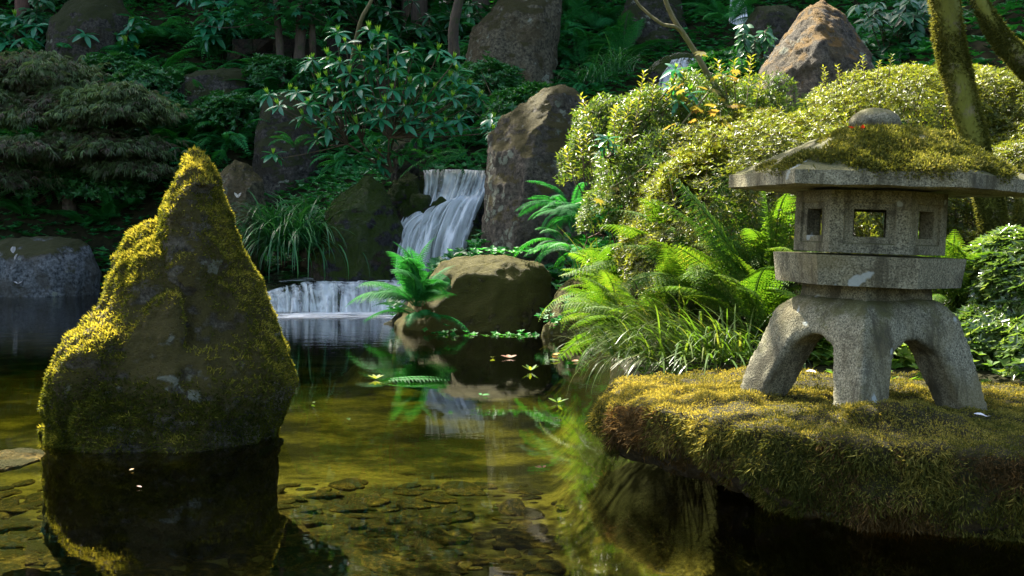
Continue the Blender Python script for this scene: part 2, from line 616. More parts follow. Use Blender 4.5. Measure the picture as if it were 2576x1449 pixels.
M['cover'] = leaf_mat('ground_cover_leaf', (0.008, 0.075, 0.02), (0.017, 0.15, 0.034), (0.045, 0.24, 0.05), 0.5, 0.3, 0.4)
M['canopy'] = leaf_mat('canopy_leaf', (0.02, 0.06, 0.012), (0.04, 0.09, 0.02), (0.07, 0.12, 0.03), 0.5, 0.25, 0.3)
M['red'] = leaf_mat('red_leaf', (0.3, 0.02, 0.01), (0.4, 0.04, 0.015), (0.45, 0.1, 0.03), 0.5, 0.3, 0.3, (1.3, 0.8, 0.6))
M['yellow'] = leaf_mat('yellow_leaf', (0.35, 0.2, 0.04), (0.5, 0.32, 0.07), (0.55, 0.42, 0.15), 0.45, 0.3, 0.4, (1.2, 1, 0.6))
M['brown_leaf'] = leaf_mat('brown_leaf', (0.14, 0.06, 0.03), (0.22, 0.10, 0.05), (0.3, 0.16, 0.08), 0.6, 0.2, 0.3, (1.2, 1, 0.6))
M['petal'] = leaf_mat('white_petal', (0.6, 0.6, 0.58), (0.7, 0.7, 0.68), (0.8, 0.8, 0.78), 0.6, 0.2, 0.3, (1, 1, 1))
M['stem'] = bark_mat('stem_bark', (0.05, 0.035, 0.018), (0.13, 0.09, 0.045))
M['trunk'] = bark_mat('trunk_bark', (0.03, 0.022, 0.014), (0.10, 0.07, 0.04), (0.05, 0.06, 0.015), 0.3)
M['redtrunk'] = bark_mat('red_trunk_bark', (0.05, 0.025, 0.015), (0.13, 0.06, 0.035))
M['mosstrunk'] = bark_mat('mossy_bark', (0.09, 0.08, 0.03), (0.28, 0.23, 0.11), (0.2, 0.2, 0.02), 0.75)
M['branch_sun'] = bark_mat('pale_branch', (0.09, 0.085, 0.03), (0.22, 0.19, 0.08))
M['granite'] = granite_mat('lantern_granite')
M['rock_hero'] = rock_mat('rock_hero', (0.03, 0.028, 0.018), (0.22, 0.2, 0.14), (0.13, 0.11, 0.018), 0.53, 0.32, stain=(0.085, 0.065, 0.02), patches=[(tuple(at(440, 925, 6.75)), .22), (tuple(at(455, 985, 6.7)), .16), (tuple(at(420, 890, 6.8)), .15)])
M['rock_slab'] = rock_mat('rock_slab', (0.03, 0.024, 0.01), (0.12, 0.095, 0.045), (0.07, 0.062, 0.014), 0.72, 0.05)
M['rock_grey'] = rock_mat('rock_grey', (0.05, 0.06, 0.06), (0.24, 0.26, 0.25), (0.07, 0.08, 0.016), 0.25, 0.2, stain=(0.09, 0.085, 0.06))
M['rock_falls'] = rock_mat('rock_falls', (0.04, 0.036, 0.026), (0.18, 0.15, 0.105), (0.12, 0.10, 0.02), 0.36, 0.4, stain=(0.10, 0.085, 0.055))
M['rock_brown'] = rock_mat('rock_brown', (0.05, 0.04, 0.016), (0.25, 0.19, 0.085), (0.16, 0.14, 0.018), 0.58, 0.15, stain=(0.10, 0.07, 0.02))
M['rock_stand'] = rock_mat('rock_stand', (0.04, 0.036, 0.026), (0.17, 0.145, 0.10), (0.26, 0.15, 0.025), 0.24, 0.2, stain=(0.15, 0.11, 0.05))
M['rock_dark'] = rock_mat('rock_dark', (0.025, 0.024, 0.018), (0.11, 0.10, 0.075), (0.055, 0.07, 0.012), 0.42, 0.25, stain=(0.05, 0.04, 0.02))
M['rock_tan'] = rock_mat('rock_tan', (0.06, 0.052, 0.03), (0.21, 0.18, 0.10), (0.10, 0.09, 0.02), 0.3, 0.3, stain=(0.11, 0.08, 0.03))
M['rock_wet'] = rock_mat('rock_wet', (0.012, 0.014, 0.014), (0.055, 0.055, 0.05), (0.06, 0.10, 0.012), 0.52, 0.0, rough=0.25)
M['bed_stone'] = rock_mat('bed_stone', (0.12, 0.085, 0.03), (0.40, 0.29, 0.10), (0.09, 0.08, 0.02), 0.1, 0.0, stain=(0.15, 0.10, 0.03))
M['soil'] = flat_mat('soil', (0.010, 0.010, 0.005), (0.03, 0.03, 0.012), 9)
M['bed'] = bed_mat('bed')
M['water'] = water_mat('pond_water', volume=True)
M['basin_water'] = water_mat('stream_water', 0.12, (0.5, 0.55, 0.5))
M['fall'] = fall_mat('falling_water')
M['wall'] = rock_mat('wall_mossy', (0.012, 0.010, 0.006), (0.05, 0.036, 0.022), (0.025, 0.045, 0.01), 0.5, 0.0)

# ------------------------------------------------------------------ ground, pond bed, water
SHORE = np.array([(-60, 27), (-14, 25.8), (-9.2, 25.4), (-7.3, 25.0), (-5.9, 22.6), (-4.7, 20.6), (-0.6, 21.0), (-0.8, 19.4), (-1.5, 18.6), (-1.9, 16.6), (0.3, 16.2), (1.0, 15.0),
                  (1.1, 12.5), (1.0, 10), (0.95, 8.2), (1.0, 7.0), (1.5, 6.55), (2.4, 6.3), (3.2, 5.3), (4.6, 4.4), (7, 2.5), (12, -8)], float)


def shore_d(x, y):
    x, y = np.asarray(x, float), np.asarray(y, float)
    best = np.full(x.shape, 1e9)
    for (ax, ay), (bx, by) in zip(SHORE[:-1], SHORE[1:]):
        dx, dy = bx - ax, by - ay
        t = np.clip(((x - ax) * dx + (y - ay) * dy) / (dx * dx + dy * dy), 0, 1)
        best = np.minimum(best, np.hypot(x - ax - t * dx, y - ay - t * dy))
    poly = np.concatenate([SHORE, [(200, -8), (200, 300), (-60, 300)]])
    inside = np.zeros(x.shape, bool)
    j = len(poly) - 1
    for i in range(len(poly)):
        xi, yi = poly[i]
        xj, yj = poly[j]
        c = (yi > y) != (yj > y)
        inside ^= c & (x < (xj - xi) * (y - yi) / (yj - yi + 1e-12) + xi)
        j = i
    return np.where(inside, best, -best)


def sstep(a, b, t):
    t = np.clip((t - a) / (b - a), 0, 1)
    return t * t * (3 - 2 * t)


def height(x, y):
    x, y = np.asarray(x, float), np.asarray(y, float)
    d = shore_d(x, y)
    slope = 0.2 + 0.4 * sstep(12, 18, y)
    land = 0.28 * sstep(0, 0.5, d) + slope * np.clip(d, 0, 28)
    land = land + (1.5 * sstep(0.9, 4.0, d) + .25 * np.clip(d - 4, 0, 14)) * sstep(-3.5, -7, x) * sstep(18, 22, y)
    P = np.stack([x.ravel(), y.ravel(), x.ravel() * 0], 1)
    n = fbm(P, 0.5, 3, 5).reshape(x.shape)
    land = land + n * 0.25 * sstep(0.3, 2, d)
    bed = -0.58 * sstep(0, 0.7, -d) - 0.10 * sstep(7.5, 11, y) - 0.09 + 0.06 * n
    return np.where(d > 0, land, np.minimum(bed, -0.04))


def on_ground(px, py):
    d = ray(px, py)
    Y = np.linspace(5.0, 70, 2600)
    z = EYE + d.z * Y
    hit = np.nonzero(z <= height(d.x * Y, Y))[0]
    y = Y[hit[0]] if len(hit) else 45.0
    return Vector((d.x * y, y, EYE + d.z * y))


def SY(px, py, Y):
    """Depth of a thing that stands on the hillside at this pixel; near things keep the depth given."""
    return on_ground(px, py).y if Y >= 22.4 else Y


def ground_z(x, y):
    return float(height(np.array([x]), np.array([y]))[0])


def terrain():
    xs = np.concatenate([np.linspace(-60, -16, 23)[:-1], np.linspace(-16, -4, 60)[:-1], np.linspace(-4, 4.4, 112), np.linspace(4.4, 9, 24)[1:], np.linspace(9, 60, 26)[1:]])
    ys = np.concatenate([np.linspace(-8, 3, 12)[:-1], np.linspace(3, 14, 125)[:-1], np.linspace(14, 36, 110), np.linspace(36, 80, 24)[1:]])
    X, Y = np.meshgrid(xs, ys)
    Z = height(X, Y)
    V = np.stack([X.ravel(), Y.ravel(), Z.ravel()], 1)
    nx = len(xs)
    i, j = np.meshgrid(np.arange(nx - 1), np.arange(len(ys) - 1))
    a = (j * nx + i).ravel()
    F = np.stack([a, a + 1, a + 1 + nx, a + nx], 1)
    zc = Z.ravel()[F].mean(1)
    for name, sel, mat in (('ground', zc >= -0.02, M['soil']), ('pond_bed', zc < -0.02, M['bed'])):
        f = F[sel]
        u, inv = np.unique(f, return_inverse=True)
        o = link(name, np_mesh(name, V[u], inv.reshape(-1, 4), mat, smooth=True))
        tag(o, kind='structure')
    wv = np.array([(x_, y_, z_) for z_ in (-3.0, 0.0) for x_, y_ in ((-59, -7.5), (12, -7.5), (12, 27.5), (-59, 27.5))], float)
    wf = np.array([[3, 2, 1, 0], [4, 5, 6, 7], [0, 1, 5, 4], [1, 2, 6, 5], [2, 3, 7, 6], [3, 0, 4, 7]])
    wm = np_mesh('water', wv, wf, M['water'])
    wm.shade_flat()
    tag(link('water', wm), kind='structure')


terrain()

# ------------------------------------------------------------------ rocks
def tris_of(me):
    me.calc_loop_triangles()
    t = np.empty(3 * len(me.loop_triangles), np.int32)
    me.loop_triangles.foreach_get('vertices', t)
    v = np.empty(3 * len(me.vertices), np.float32)
    me.vertices.foreach_get('co', v)
    return v.reshape(-1, 3).astype(float), t.reshape(-1, 3)


def vnormals(V, T):
    fn = np.cross(V[T[:, 1]] - V[T[:, 0]], V[T[:, 2]] - V[T[:, 0]])
    N = np.zeros_like(V)
    for k in range(3): np.add.at(N, T[:, k], fn)
    return unit(N)


def hull_cloud(poly, Y, t, tb=None, rings=((0.55, 0.82), (1.0, 0.45)), lean=0.0, depth_z=None):
    P = np.array([tuple(at(px, py, Y)) for px, py in poly])
    c = P.mean(0)
    tb = t if tb is None else tb
    out = [P]
    for dy, s in rings:
        for sg, th in ((-1, t), (1, tb)):
            q = c + (P - c) * np.array([s, 0, s])
            # keep the foot of the rock wide: shrink less downwards
            low = P[:, 2] < c[2]
            q[low, 2] = (c + (P - c) * (s * 0.35 + 0.65))[low, 2]
            q[:, 1] = Y + sg * dy * th + lean * (q[:, 2] - c[2])
            out.append(q)
    return np.concatenate(out)


def solid_from_clouds(clouds, voxel, smooth=2):
    bm = bmesh.new()
    for cl in clouds:
        vs = [bm.verts.new(tuple(p)) for p in cl]
        r = bmesh.ops.convex_hull(bm, input=vs)
        junk = list({v for v in r['geom_interior'] + r['geom_unused'] if isinstance(v, bmesh.types.BMVert) and v.is_valid})
        bmesh.ops.delete(bm, geom=[v for v in junk if not v.link_faces], context='VERTS')
    return remesh(bm, voxel, smooth)


def remesh(bm, voxel, smooth=2):
    me = bpy.data.meshes.new('tmp')
    bm.to_mesh(me)
    bm.free()
    o = bpy.data.objects.new('tmp', me)
    COL.objects.link(o)
    md = o.modifiers.new('r', 'REMESH')
    md.mode = 'VOXEL'
    md.voxel_size = voxel
    dg = bpy.context.evaluated_depsgraph_get()
    dg.update()
    m2 = bpy.data.meshes.new_from_object(o.evaluated_get(dg))
    V, T = tris_of(m2)
    F = np.empty(len(m2.loops), np.int32)
    m2.loops.foreach_get('vertex_index', F)
    F = F.reshape(-1, 4)
    E = np.empty(2 * len(m2.edges), np.int32)
    m2.edges.foreach_get('vertices', E)
    E = E.reshape(-1, 2)
    bpy.data.objects.remove(o)
    bpy.data.meshes.remove(me)
    bpy.data.meshes.remove(m2)
    deg = np.bincount(E.ravel(), minlength=len(V))[:, None]
    for _ in range(smooth):
        A = np.zeros_like(V)
        np.add.at(A, E[:, 0], V[E[:, 1]])
        np.add.at(A, E[:, 1], V[E[:, 0]])
        V = V * 0.4 + 0.6 * A / np.maximum(deg, 1)
    return V, F, T


def roughen(V, T, layers, seed):
    for freq, amp, rid in layers:
        N = vnormals(V, T)
        P = V.copy()
        P[:, 2] *= 0.8
        V = V + N * (fbm(P, freq, 4, seed, rid) * amp)[:, None]
    return V


def rock(name, clouds, voxel, mat, label, seed=1, layers=None, smooth=2, cat='rock', group=None, kind=None):
    V, F, T = solid_from_clouds(clouds, voxel, smooth)
    size = float(np.ptp(V, axis=0).max())
    layers = layers or ((1.8 / size, 0.045 * size, False), (4 / size, 0.024 * size, True), (9 / size, -0.014 * size, True), (24 / size, -0.006 * size, True))
    V = roughen(V, T, layers, seed)
    loc = np.array([V[:, 0].mean(), V[:, 1].mean(), V[:, 2].min()])
    o = link(name, np_mesh(name, V - loc, F, mat, smooth=True), loc=tuple(loc))
    tag(o, label, cat if kind is None else None, group, kind)
    return o, V, T


def sample(V, T, n, weight=None):
    A = np.linalg.norm(np.cross(V[T[:, 1]] - V[T[:, 0]], V[T[:, 2]] - V[T[:, 0]]), axis=1)
    N = vnormals(V, T)
    if weight is not None:
        C = V[T].mean(1)
        FN = unit(N[T].mean(1))
        A = A * weight(C, FN)
    idx = RNG.choice(len(T), n, p=A / A.sum())
    r1, r2 = np.sqrt(RNG.random(n)), RNG.random(n)
    w = np.stack([1 - r1, r1 * (1 - r2), r1 * r2], 1)[:, :, None]
    return (V[T[idx]] * w).sum(1), unit((N[T[idx]] * w).sum(1))


def moss_blades(sp, P, N, L, W, hang=0.0, tint=None, stand=1.0):
    n = len(P)
    D = N * stand + rand_dirs(n) * 0.75 + np.array([0, 0, -1.0]) * hang
    tint = RNG.random(n) if tint is None else tint
    sp.leaves(P - N * 0.004, D, rand_dirs(n), L * RNG.uniform(0.5, 1.3, n), W * RNG.uniform(0.6, 1.3, n), tint, 0.1, 0.25)


WL = lambda P: P[:, 2]

# --- pointed rock in the pond
spire = [(487, 380), (520, 394), (545, 440), (562, 495), (588, 560), (604, 600), (630, 670), (560, 780), (420, 740), (385, 620), (408, 515), (430, 462), (452, 415), (470, 386)]
mid = [(300, 612), (318, 588), (352, 560), (392, 546), (470, 520), (604, 600), (650, 712), (676, 750), (684, 800), (735, 912), (650, 1040), (300, 1000), (245, 800), (276, 745), (290, 690)]
low = [(178, 838), (235, 812), (320, 822), (480, 780), (680, 800), (728, 912), (750, 945), (754, 972), (734, 1000), (706, 1030), (690, 1120), (560, 1150), (370, 1160), (200, 1140), (130, 1070), (118, 1000), (143, 940), (162, 882)]
hero_cl = [hull_cloud(spire, 7.3, 0.34, 0.4, ((0.5, 0.7), (1.0, 0.3)), 0.12), hull_cloud(mid, 7.3, 0.36, 0.5, ((0.6, 0.75), (1.0, 0.4)), 0.22),
           hull_cloud(low, 7.25, 0.55, 0.6, ((0.55, 0.86), (1.0, 0.5)), 0.3),
           hull_cloud([(175, 838), (240, 815), (330, 815), (350, 850), (330, 960), (280, 1100), (150, 1090), (115, 1000), (150, 890)], 7.0, 0.3, 0.4)]
hero_cl.append(np.array([tuple(at(*q)) for q in ((466, 402, 7.2), (484, 376, 7.28), (489, 376, 7.32), (520, 400, 7.25), (548, 470, 7.1), (445, 460, 7.05), (500, 470, 6.95), (480, 420, 7.4), (520, 470, 7.5))]))
hero_cl.append(np.array([tuple(at(*q)) for q in ((165, 850, 7.0), (250, 812, 7.1), (335, 832, 6.85), (445, 748, 6.86), (445, 690, 7.05), (300, 720, 7.2), (340, 960, 6.72), (180, 1000, 6.75), (470, 850, 6.8), (420, 1060, 6.62))]))
hero_foot = [(x, y, z) for x, y in ((-3.0, 7.2), (-2.75, 6.75), (-2.3, 6.62), (-1.75, 6.75), (-1.5, 7.1), (-1.6, 7.7), (-2.2, 7.9), (-2.8, 7.8)) for z in (.05, -.75)]
hero_cl.append(np.array(hero_foot, float))
hero, hV, hT = rock('mossy_rock', hero_cl, 0.022, M['rock_hero'], 'tall pointed rock edged with golden moss standing alone in the pond', 3,
                    ((1.6, 0.015, False), (4.0, 0.028, True), (9, -0.02, True), (20, -.009, True)), 1)


def hero_w(C, N):
    front = np.clip(-N[:, 1], 0, 1)
    n = fbm(C, 2.6, 4, 21)
    rim = np.clip(N[:, 2] * 1.6 + 0.05, 0, 1.6) + 1.2 * np.clip(np.abs(N[:, 0]) - .35, 0, 1)
    rim = rim * (1 - 0.75 * np.clip(front - .55, 0, 1) * 2)
    lowband = np.clip(1.0 - np.abs(C[:, 2] - 0.17) / 0.3, 0, 1) * (1.1 + n)
    left = np.clip((-2.25 - C[:, 0]) / .3, 0, 1) * np.clip(n + .25, 0, 1) * 1.0
    bare = np.exp(-(((C[:, 0] + 1.985) / .3) ** 2 + ((C[:, 2] - .52) / .3) ** 2)) * front
    w = rim * (0.75 + n) + lowband + left + 0.9 * np.clip(n - .12, 0, 1) - 1.6 * bare + .1
    return np.clip(w, 0.0, 3) * (C[:, 2] > -0.02) * (C[:, 1] < 7.9)


sp = Soup()
P, N = sample(hV, hT, 90000, hero_w)
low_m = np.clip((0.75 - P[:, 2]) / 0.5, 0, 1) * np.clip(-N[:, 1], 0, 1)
tt = np.clip(0.26 + 0.6 * np.clip(N[:, 2] + .1, 0, 1) + 0.3 * fbm(P, 6, 2, 9) + 0.2 * RNG.normal(size=len(P)) - 0.25 * low_m, 0, 1)  # upward blades tinted brighter as if sunlit, low front darker as if shaded
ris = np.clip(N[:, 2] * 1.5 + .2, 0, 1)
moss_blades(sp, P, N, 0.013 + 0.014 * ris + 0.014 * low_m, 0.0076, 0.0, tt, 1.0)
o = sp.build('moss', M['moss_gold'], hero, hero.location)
o['kind'] = 'stuff'

# --- stone slab that carries the lantern
slab_top = [(0.50, 6.25, .36), (0.56, 5.95, .38), (0.72, 5.6, .42), (1.08, 5.12, .42), (1.5, 4.78, .40), (2.1, 4.62, .37), (3.3, 4.65, .33), (3.5, 6.5, .36), (2.4, 7.05, .42), (1.4, 6.95, .45), (0.62, 6.65, .42)]
slab_mid = [(0.46, 6.28, .22), (0.56, 5.9, .22), (0.74, 5.58, .24), (1.08, 5.08, .2), (1.5, 4.74, .16), (2.1, 4.58, .14), (3.3, 4.6, .1), (3.5, 6.5, .1), (2.4, 7.1, .2), (0.6, 6.7, .2)]
slab_bot = [(0.58, 6.35, .08), (0.72, 6.05, .05), (1.0, 5.5, .03), (1.5, 4.85, -.02), (2.1, 4.72, -.04), (3.3, 4.72, -.06), (3.5, 6.4, -.1), (2.2, 6.9, -.1), (0.8, 6.6, .02)]
foot = [(1.3, 6.0, .1), (1.7, 5.3, .1), (3.3, 5.1, .1), (3.3, 6.5, .1), (1.4, 6.6, .1), (1.3, 6.0, -.6), (1.7, 5.3, -.6), (3.3, 5.1, -.6), (3.3, 6.5, -.6), (1.4, 6.6, -.6)]
mound = [(1.45, 5.0, .3), (1.6, 5.1, .50), (1.85, 5.15, .50), (2.1, 5.1, .42), (2.1, 5.35, .44), (1.5, 5.4, .46), (1.3, 5.2, .40), (1.8, 4.9, .3)]
slab, sV, sT = rock('stone_slab', [np.array(slab_top + slab_mid + slab_bot, float), np.array(foot, float), np.array(mound, float)], 0.024, M['rock_slab'],
                    'long low moss covered stone slab jutting over the water beneath the lantern', 5, ((1.3, 0.035, False), (4.5, 0.03, False), (10, 0.03, False), (22, .014, False)), 2)


def slab_w(C, N):
    n = fbm(C, 2.2, 3, 31)
    w = 1.0 + n * 0.9 + 0.25 * (N[:, 2] < 0.5) + .5 * np.clip(1 - (C[:, 0] - .4) / .8, 0, 1)
    return np.clip(w, 0.3, 1.5) * (N[:, 2] > -0.6) * (C[:, 2] > -0.01) * (1.0 + 1.3 * (C[:, 1] < 6.3))


sp = Soup()
P, N = sample(sV, sT, 210000, slab_w)
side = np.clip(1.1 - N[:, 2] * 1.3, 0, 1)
tt = np.clip(0.33 + 0.4 * fbm(P, 3.0, 4, 17) + .25 * fbm(P, 16, 2, 18) + 0.2 * RNG.normal(size=len(P)) + (0.2 + .3 * np.clip(1.6 - P[:, 0], 0, 1)) * (1 - side) ** .7, 0, 1)  # golden moss brighter on top at left, partly imitating sunlight there
n = len(P)
D = N * (0.9 - 0.35 * side)[:, None] + rand_dirs(n) * 0.85 + np.array([0, 0, -1.0]) * (side * 0.75)[:, None]
clump = np.clip(.8 + .9 * fbm(P, 9, 2, 77), .5, 1.5)
rust = (side > .45) & (fbm(P, 2.4, 3, 55) + .35 * (RNG.random(n) - .5) + .5 * np.clip(.22 - P[:, 2], -.3, .3) > .03)
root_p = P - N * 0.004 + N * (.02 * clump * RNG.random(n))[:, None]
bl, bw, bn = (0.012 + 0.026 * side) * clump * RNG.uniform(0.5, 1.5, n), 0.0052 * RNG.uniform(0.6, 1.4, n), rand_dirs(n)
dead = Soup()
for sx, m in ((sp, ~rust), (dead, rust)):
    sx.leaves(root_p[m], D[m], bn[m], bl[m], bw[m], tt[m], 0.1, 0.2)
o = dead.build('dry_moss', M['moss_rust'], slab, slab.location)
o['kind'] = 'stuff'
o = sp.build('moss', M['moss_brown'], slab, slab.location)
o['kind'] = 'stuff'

# --- other boulders: (name, outline px, depth, front, back, material, label, voxel factor)
BOULDERS = [
    ('shore_rock', [(-90, 640), (0, 606), (60, 602), (130, 597), (200, 596), (222, 622), (246, 690), (240, 740), (200, 775), (100, 780), (0, 780), (-90, 780)], 25.2, 0.8, 1.0, 'rock_grey', 'flat topped blue grey rock at the left edge of the pond with two white petals'),
    ('boulder', [(545, 432), (590, 398), (625, 412), (662, 452), (665, 600), (610, 640), (550, 600)], 21.4, 0.5, 0.5, 'rock_tan', 'tan lichen boulder directly behind the right side of the pointed rock'),
    ('boulder', [(640, 405), (645, 330), (660, 268), (682, 236), (730, 232), (772, 246), (792, 300), (800, 440), (700, 460), (650, 440)], 22.6, 0.5, 0.6, 'rock_dark', 'dark upright boulder with square top left of the rhododendron'),
    ('boulder', [(445, 222), (455, 186), (500, 176), (560, 166), (620, 171), (646, 202), (636, 275), (520, 285), (448, 260)], 26.5, 0.6, 0.6, 'rock_dark', 'low mossy boulder with a pale square lichen patch up on the left slope'),
    ('boulder', [(118, 125), (124, 50), (160, 10), (230, -25), (300, -12), (331, 40), (322, 110), (305, 200), (200, 210), (128, 200)], 32, 0.8, 0.8, 'rock_dark', 'large shadowy boulder at the upper left behind young rhododendron leaves'),
    ('boulder', [(1172, 150), (1195, 70), (1260, -15), (1330, -25), (1412, -5), (1404, 100), (1390, 230), (1300, 250), (1180, 220)], 25.5, 0.8, 0.8, 'rock_tan', 'tall tan weathered boulder at the top centre of the slope'),
    ('boulder', [(1203, 625), (1213, 480), (1228, 342), (1262, 290), (1305, 275), (1362, 236), (1410, 222), (1452, 236), (1500, 280), (1536, 320), (1575, 440), (1560, 620), (1460, 700), (1300, 690)], 18.0, 0.55, 0.8, 'rock_falls', 'tall wedge shaped grey boulder standing right of the waterfall'),
    ('boulder', [(985, 815), (1045, 745), (1078, 690), (1112, 650), (1160, 634), (1290, 640), (1368, 664), (1388, 692), (1387, 775), (1360, 850), (1200, 870), (1000, 860)], 15.9, 0.5, 0.7, 'rock_brown', 'broad brown mossy boulder at the water edge below the waterfall'),
    ('boulder', [(1376, 800), (1400, 730), (1432, 704), (1470, 705), (1502, 745), (1512, 840), (1400, 850)], 15.4, 0.3, 0.4, 'rock_brown', 'small wedge shaped boulder between the broad brown boulder and the sunny ferns'),
    ('boulder', [(1366, 820), (1400, 797), (1490, 760), (1560, 790), (1570, 860), (1400, 860)], 14.7, 0.25, 0.4, 'rock_brown', 'low moss furred rock at the waterline left of the sunny ferns'),
    ('boulder', [(783, 670), (808, 600), (832, 530), (872, 490), (926, 442), (962, 470), (992, 530), (1003, 590), (985, 660), (900, 720), (800, 715)], 20.3, 0.5, 0.6, 'rock_wet', 'wet green mossy boulder left of the waterfall'),
    ('boulder', [(970, 505), (985, 458), (1022, 428), (1058, 438), (1072, 500), (1025, 530)], 21.4, 0.35, 0.4, 'rock_wet', 'dark mossy dome of rock beside the top of the waterfall'),
    ('boulder', [(1005, 530), (1040, 496), (1076, 500), (1088, 525), (1080, 570), (1015, 570)], 21.1, 0.3, 0.3, 'rock_wet', 'small black wet stone splashed by the left of the waterfall'),
    ('boulder', [(1084, 540), (1090, 508), (1112, 496), (1128, 512), (1126, 550), (1090, 556)], 20.75, 0.16, 0.3, 'rock_wet', 'black wet stone splitting the waterfall near its middle'),
    ('boulder', [(1128, 600), (1136, 566), (1158, 556), (1172, 580), (1168, 640), (1130, 640)], 20.35, 0.16, 0.3, 'rock_wet', 'black wet stone low in the right half of the waterfall'),
    ('boulder', [(1160, 680), (1172, 590), (1192, 548), (1210, 570), (1212, 700), (1170, 720)], 20.2, 0.25, 0.4, 'rock_wet', 'dark dripping rock between the waterfall and the wedge shaped boulder'),
    ('standing_stone', [(1890, 290), (1905, 240), (1940, 180), (1966, 120), (1998, 62), (2030, 24), (2068, 8), (2108, 34), (2150, 92), (2178, 150), (2194, 192), (2205, 330), (2000, 350), (1900, 340)], 14.2, 0.5, 0.6, 'rock_stand', 'tall orange flecked standing stone behind the sunlit azaleas'),
    ('boulder', [(1560, 690), (1575, 625), (1612, 590), (1660, 630), (1660, 720), (1570, 730)], 12.3, 0.3, 0.3, 'rock_brown', 'brown rock half hidden in foliage left of the sunlit azalea mound'),
    ('boulder', [(1530, 790), (1545, 720), (1580, 695), (1640, 720), (1650, 800), (1540, 810)], 12.0, 0.3, 0.3, 'rock_brown', 'mossy rock buried among the sunny ferns'),
    ('boulder', [(283, 480), (290, 455), (315, 442), (335, 455), (342, 492), (290, 505)], 26.8, 0.2, 0.3, 'rock_grey', 'small plain grey stone under the laceleaf maple'),
    ('boulder', [(990, 425), (995, 360), (1030, 343), (1047, 355), (1050, 430)], 22.2, 0.3, 0.3, 'rock_dark', 'brown grey block of stone under the rhododendron right side'),
    ('boulder', [(840, 245), (860, 195), (920, 180), (985, 200), (1000, 260), (850, 270)], 24.5, 0.4, 0.4, 'rock_dark', 'mossy brown boulder showing through the middle of the rhododendron'),
    ('boulder', [(1560, 40), (1580, -20), (1660, -30), (1710, 0), (1730, 70), (1690, 110), (1570, 90)], 27, 0.5, 0.5, 'rock_dark', 'dark boulder at the top edge beside the thin bare branch'),
    ('boulder', [(1600, 110), (1640, 75), (1700, 80), (1720, 120), (1620, 140)], 24.5, 0.3, 0.3, 'rock_dark', 'round dark green mossy boulder above the small trickle of water'),
    ('boulder', [(1880, 60), (1900, 20), (1960, 12), (2010, 30), (2030, 100), (1890, 120)], 20.5, 0.4, 0.4, 'rock_dark', 'round dim boulder behind the left of the standing stone'),
    ('boulder', [(-60, 1130), (0, 1090), (60, 1095), (100, 1120), (106, 1160), (60, 1190), (-60, 1190)], 6.65, 0.25, 0.3, 'bed_stone', 'flat pale boulder just under the water left of the pointed rock'),
    ('boulder', [(600, 1150), (640, 1118), (690, 1090), (715, 1100), (690, 1160), (620, 1190)], 7.2, 0.2, 0.3, 'rock_dark', 'submerged dark ledge of stone at the right foot of the pointed rock'),
]
ROCKS = {}
RIDGE = {'tall orange flecked standing stone behind the sunlit azaleas': [(2060, 40, 13.9), (2072, 110, 13.5), (2085, 190, 13.4), (2040, 330, 13.2), (2180, 300, 13.6)],
         'tall wedge shaped grey boulder standing right of the waterfall': [(1408, 226, 17.7), (1350, 330, 17.2), (1310, 470, 17.0), (1290, 630, 16.9), (1260, 400, 17.5), (1480, 500, 17.1)]}
for i, (nm, poly, Y, tf, tb, mat, label) in enumerate(BOULDERS):
    ym = max(p[1] for p in poly) - 28
    Ya = SY(sum(p[0] for p in poly) / len(poly), ym, Y if 'shore' not in nm else 0)
    Ya = Ya or Y
    tf, tb, Y = tf * Ya / Y, tb * Ya / Y, Ya
    cl = hull_cloud(poly, Y, tf, tb, ((0.6, 0.84), (1.0, 0.5)), 0.25)
    for q in RIDGE.get(label, ()):
        cl = np.concatenate([cl, [tuple(at(*q))]])
    low_z = np.percentile(cl[:, 2], 35)
    ft = cl[cl[:, 2] <= low_z].copy()
    ft[:, 2] = np.minimum(height(ft[:, 0], ft[:, 1]) - 0.25, ft[:, 2])
    if 'just under' not in label and 'submerged' not in label: cl = np.concatenate([cl, ft])
    if 'just under' in label or 'submerged' in label:
        cl[:, 2] = np.minimum(cl[:, 2] * 0.35 - 0.05, -0.03)
    px = max(p[0] for p in poly) - min(p[0] for p in poly)
    vox = max(0.02, px * m_per_px(Y) / (54 if label in RIDGE or 'broad brown' in label[:12] else 37))
    ROCKS[i] = rock(nm, [cl], vox, M[mat], label, 20 + i, group=None, smooth=1)

# cliff behind the waterfall, ledge under the basin, dark banks: part of the ground
for nm, poly, Y, tf, tb, mat in (
        ('cliff', [(960, 520), (1010, 450), (1050, 436), (1240, 434), (1260, 720), (960, 740)], 22.4, 0.35, 1.0, 'rock_wet'),
        ('stream_ledge', [(600, 735), (660, 716), (1010, 716), (1060, 740), (1060, 830), (600, 830)], 20.2, 0.72, 0.8, 'rock_wet'),
        ('stream_ledge', [(1070, 540), (1110, 510), (1205, 500), (1215, 600), (1190, 720), (1060, 720)], 21.6, 0.4, 0.6, 'rock_wet'),
        ('stream_ledge', [(1000, 590), (1040, 560), (1110, 560), (1150, 600), (1150, 720), (1000, 720)], 21.2, 0.3, 0.5, 'rock_wet')):
    rock(nm, [hull_cloud(poly, Y, tf, tb)], 0.05, M[mat], None, 60, smooth=2, kind='structure')

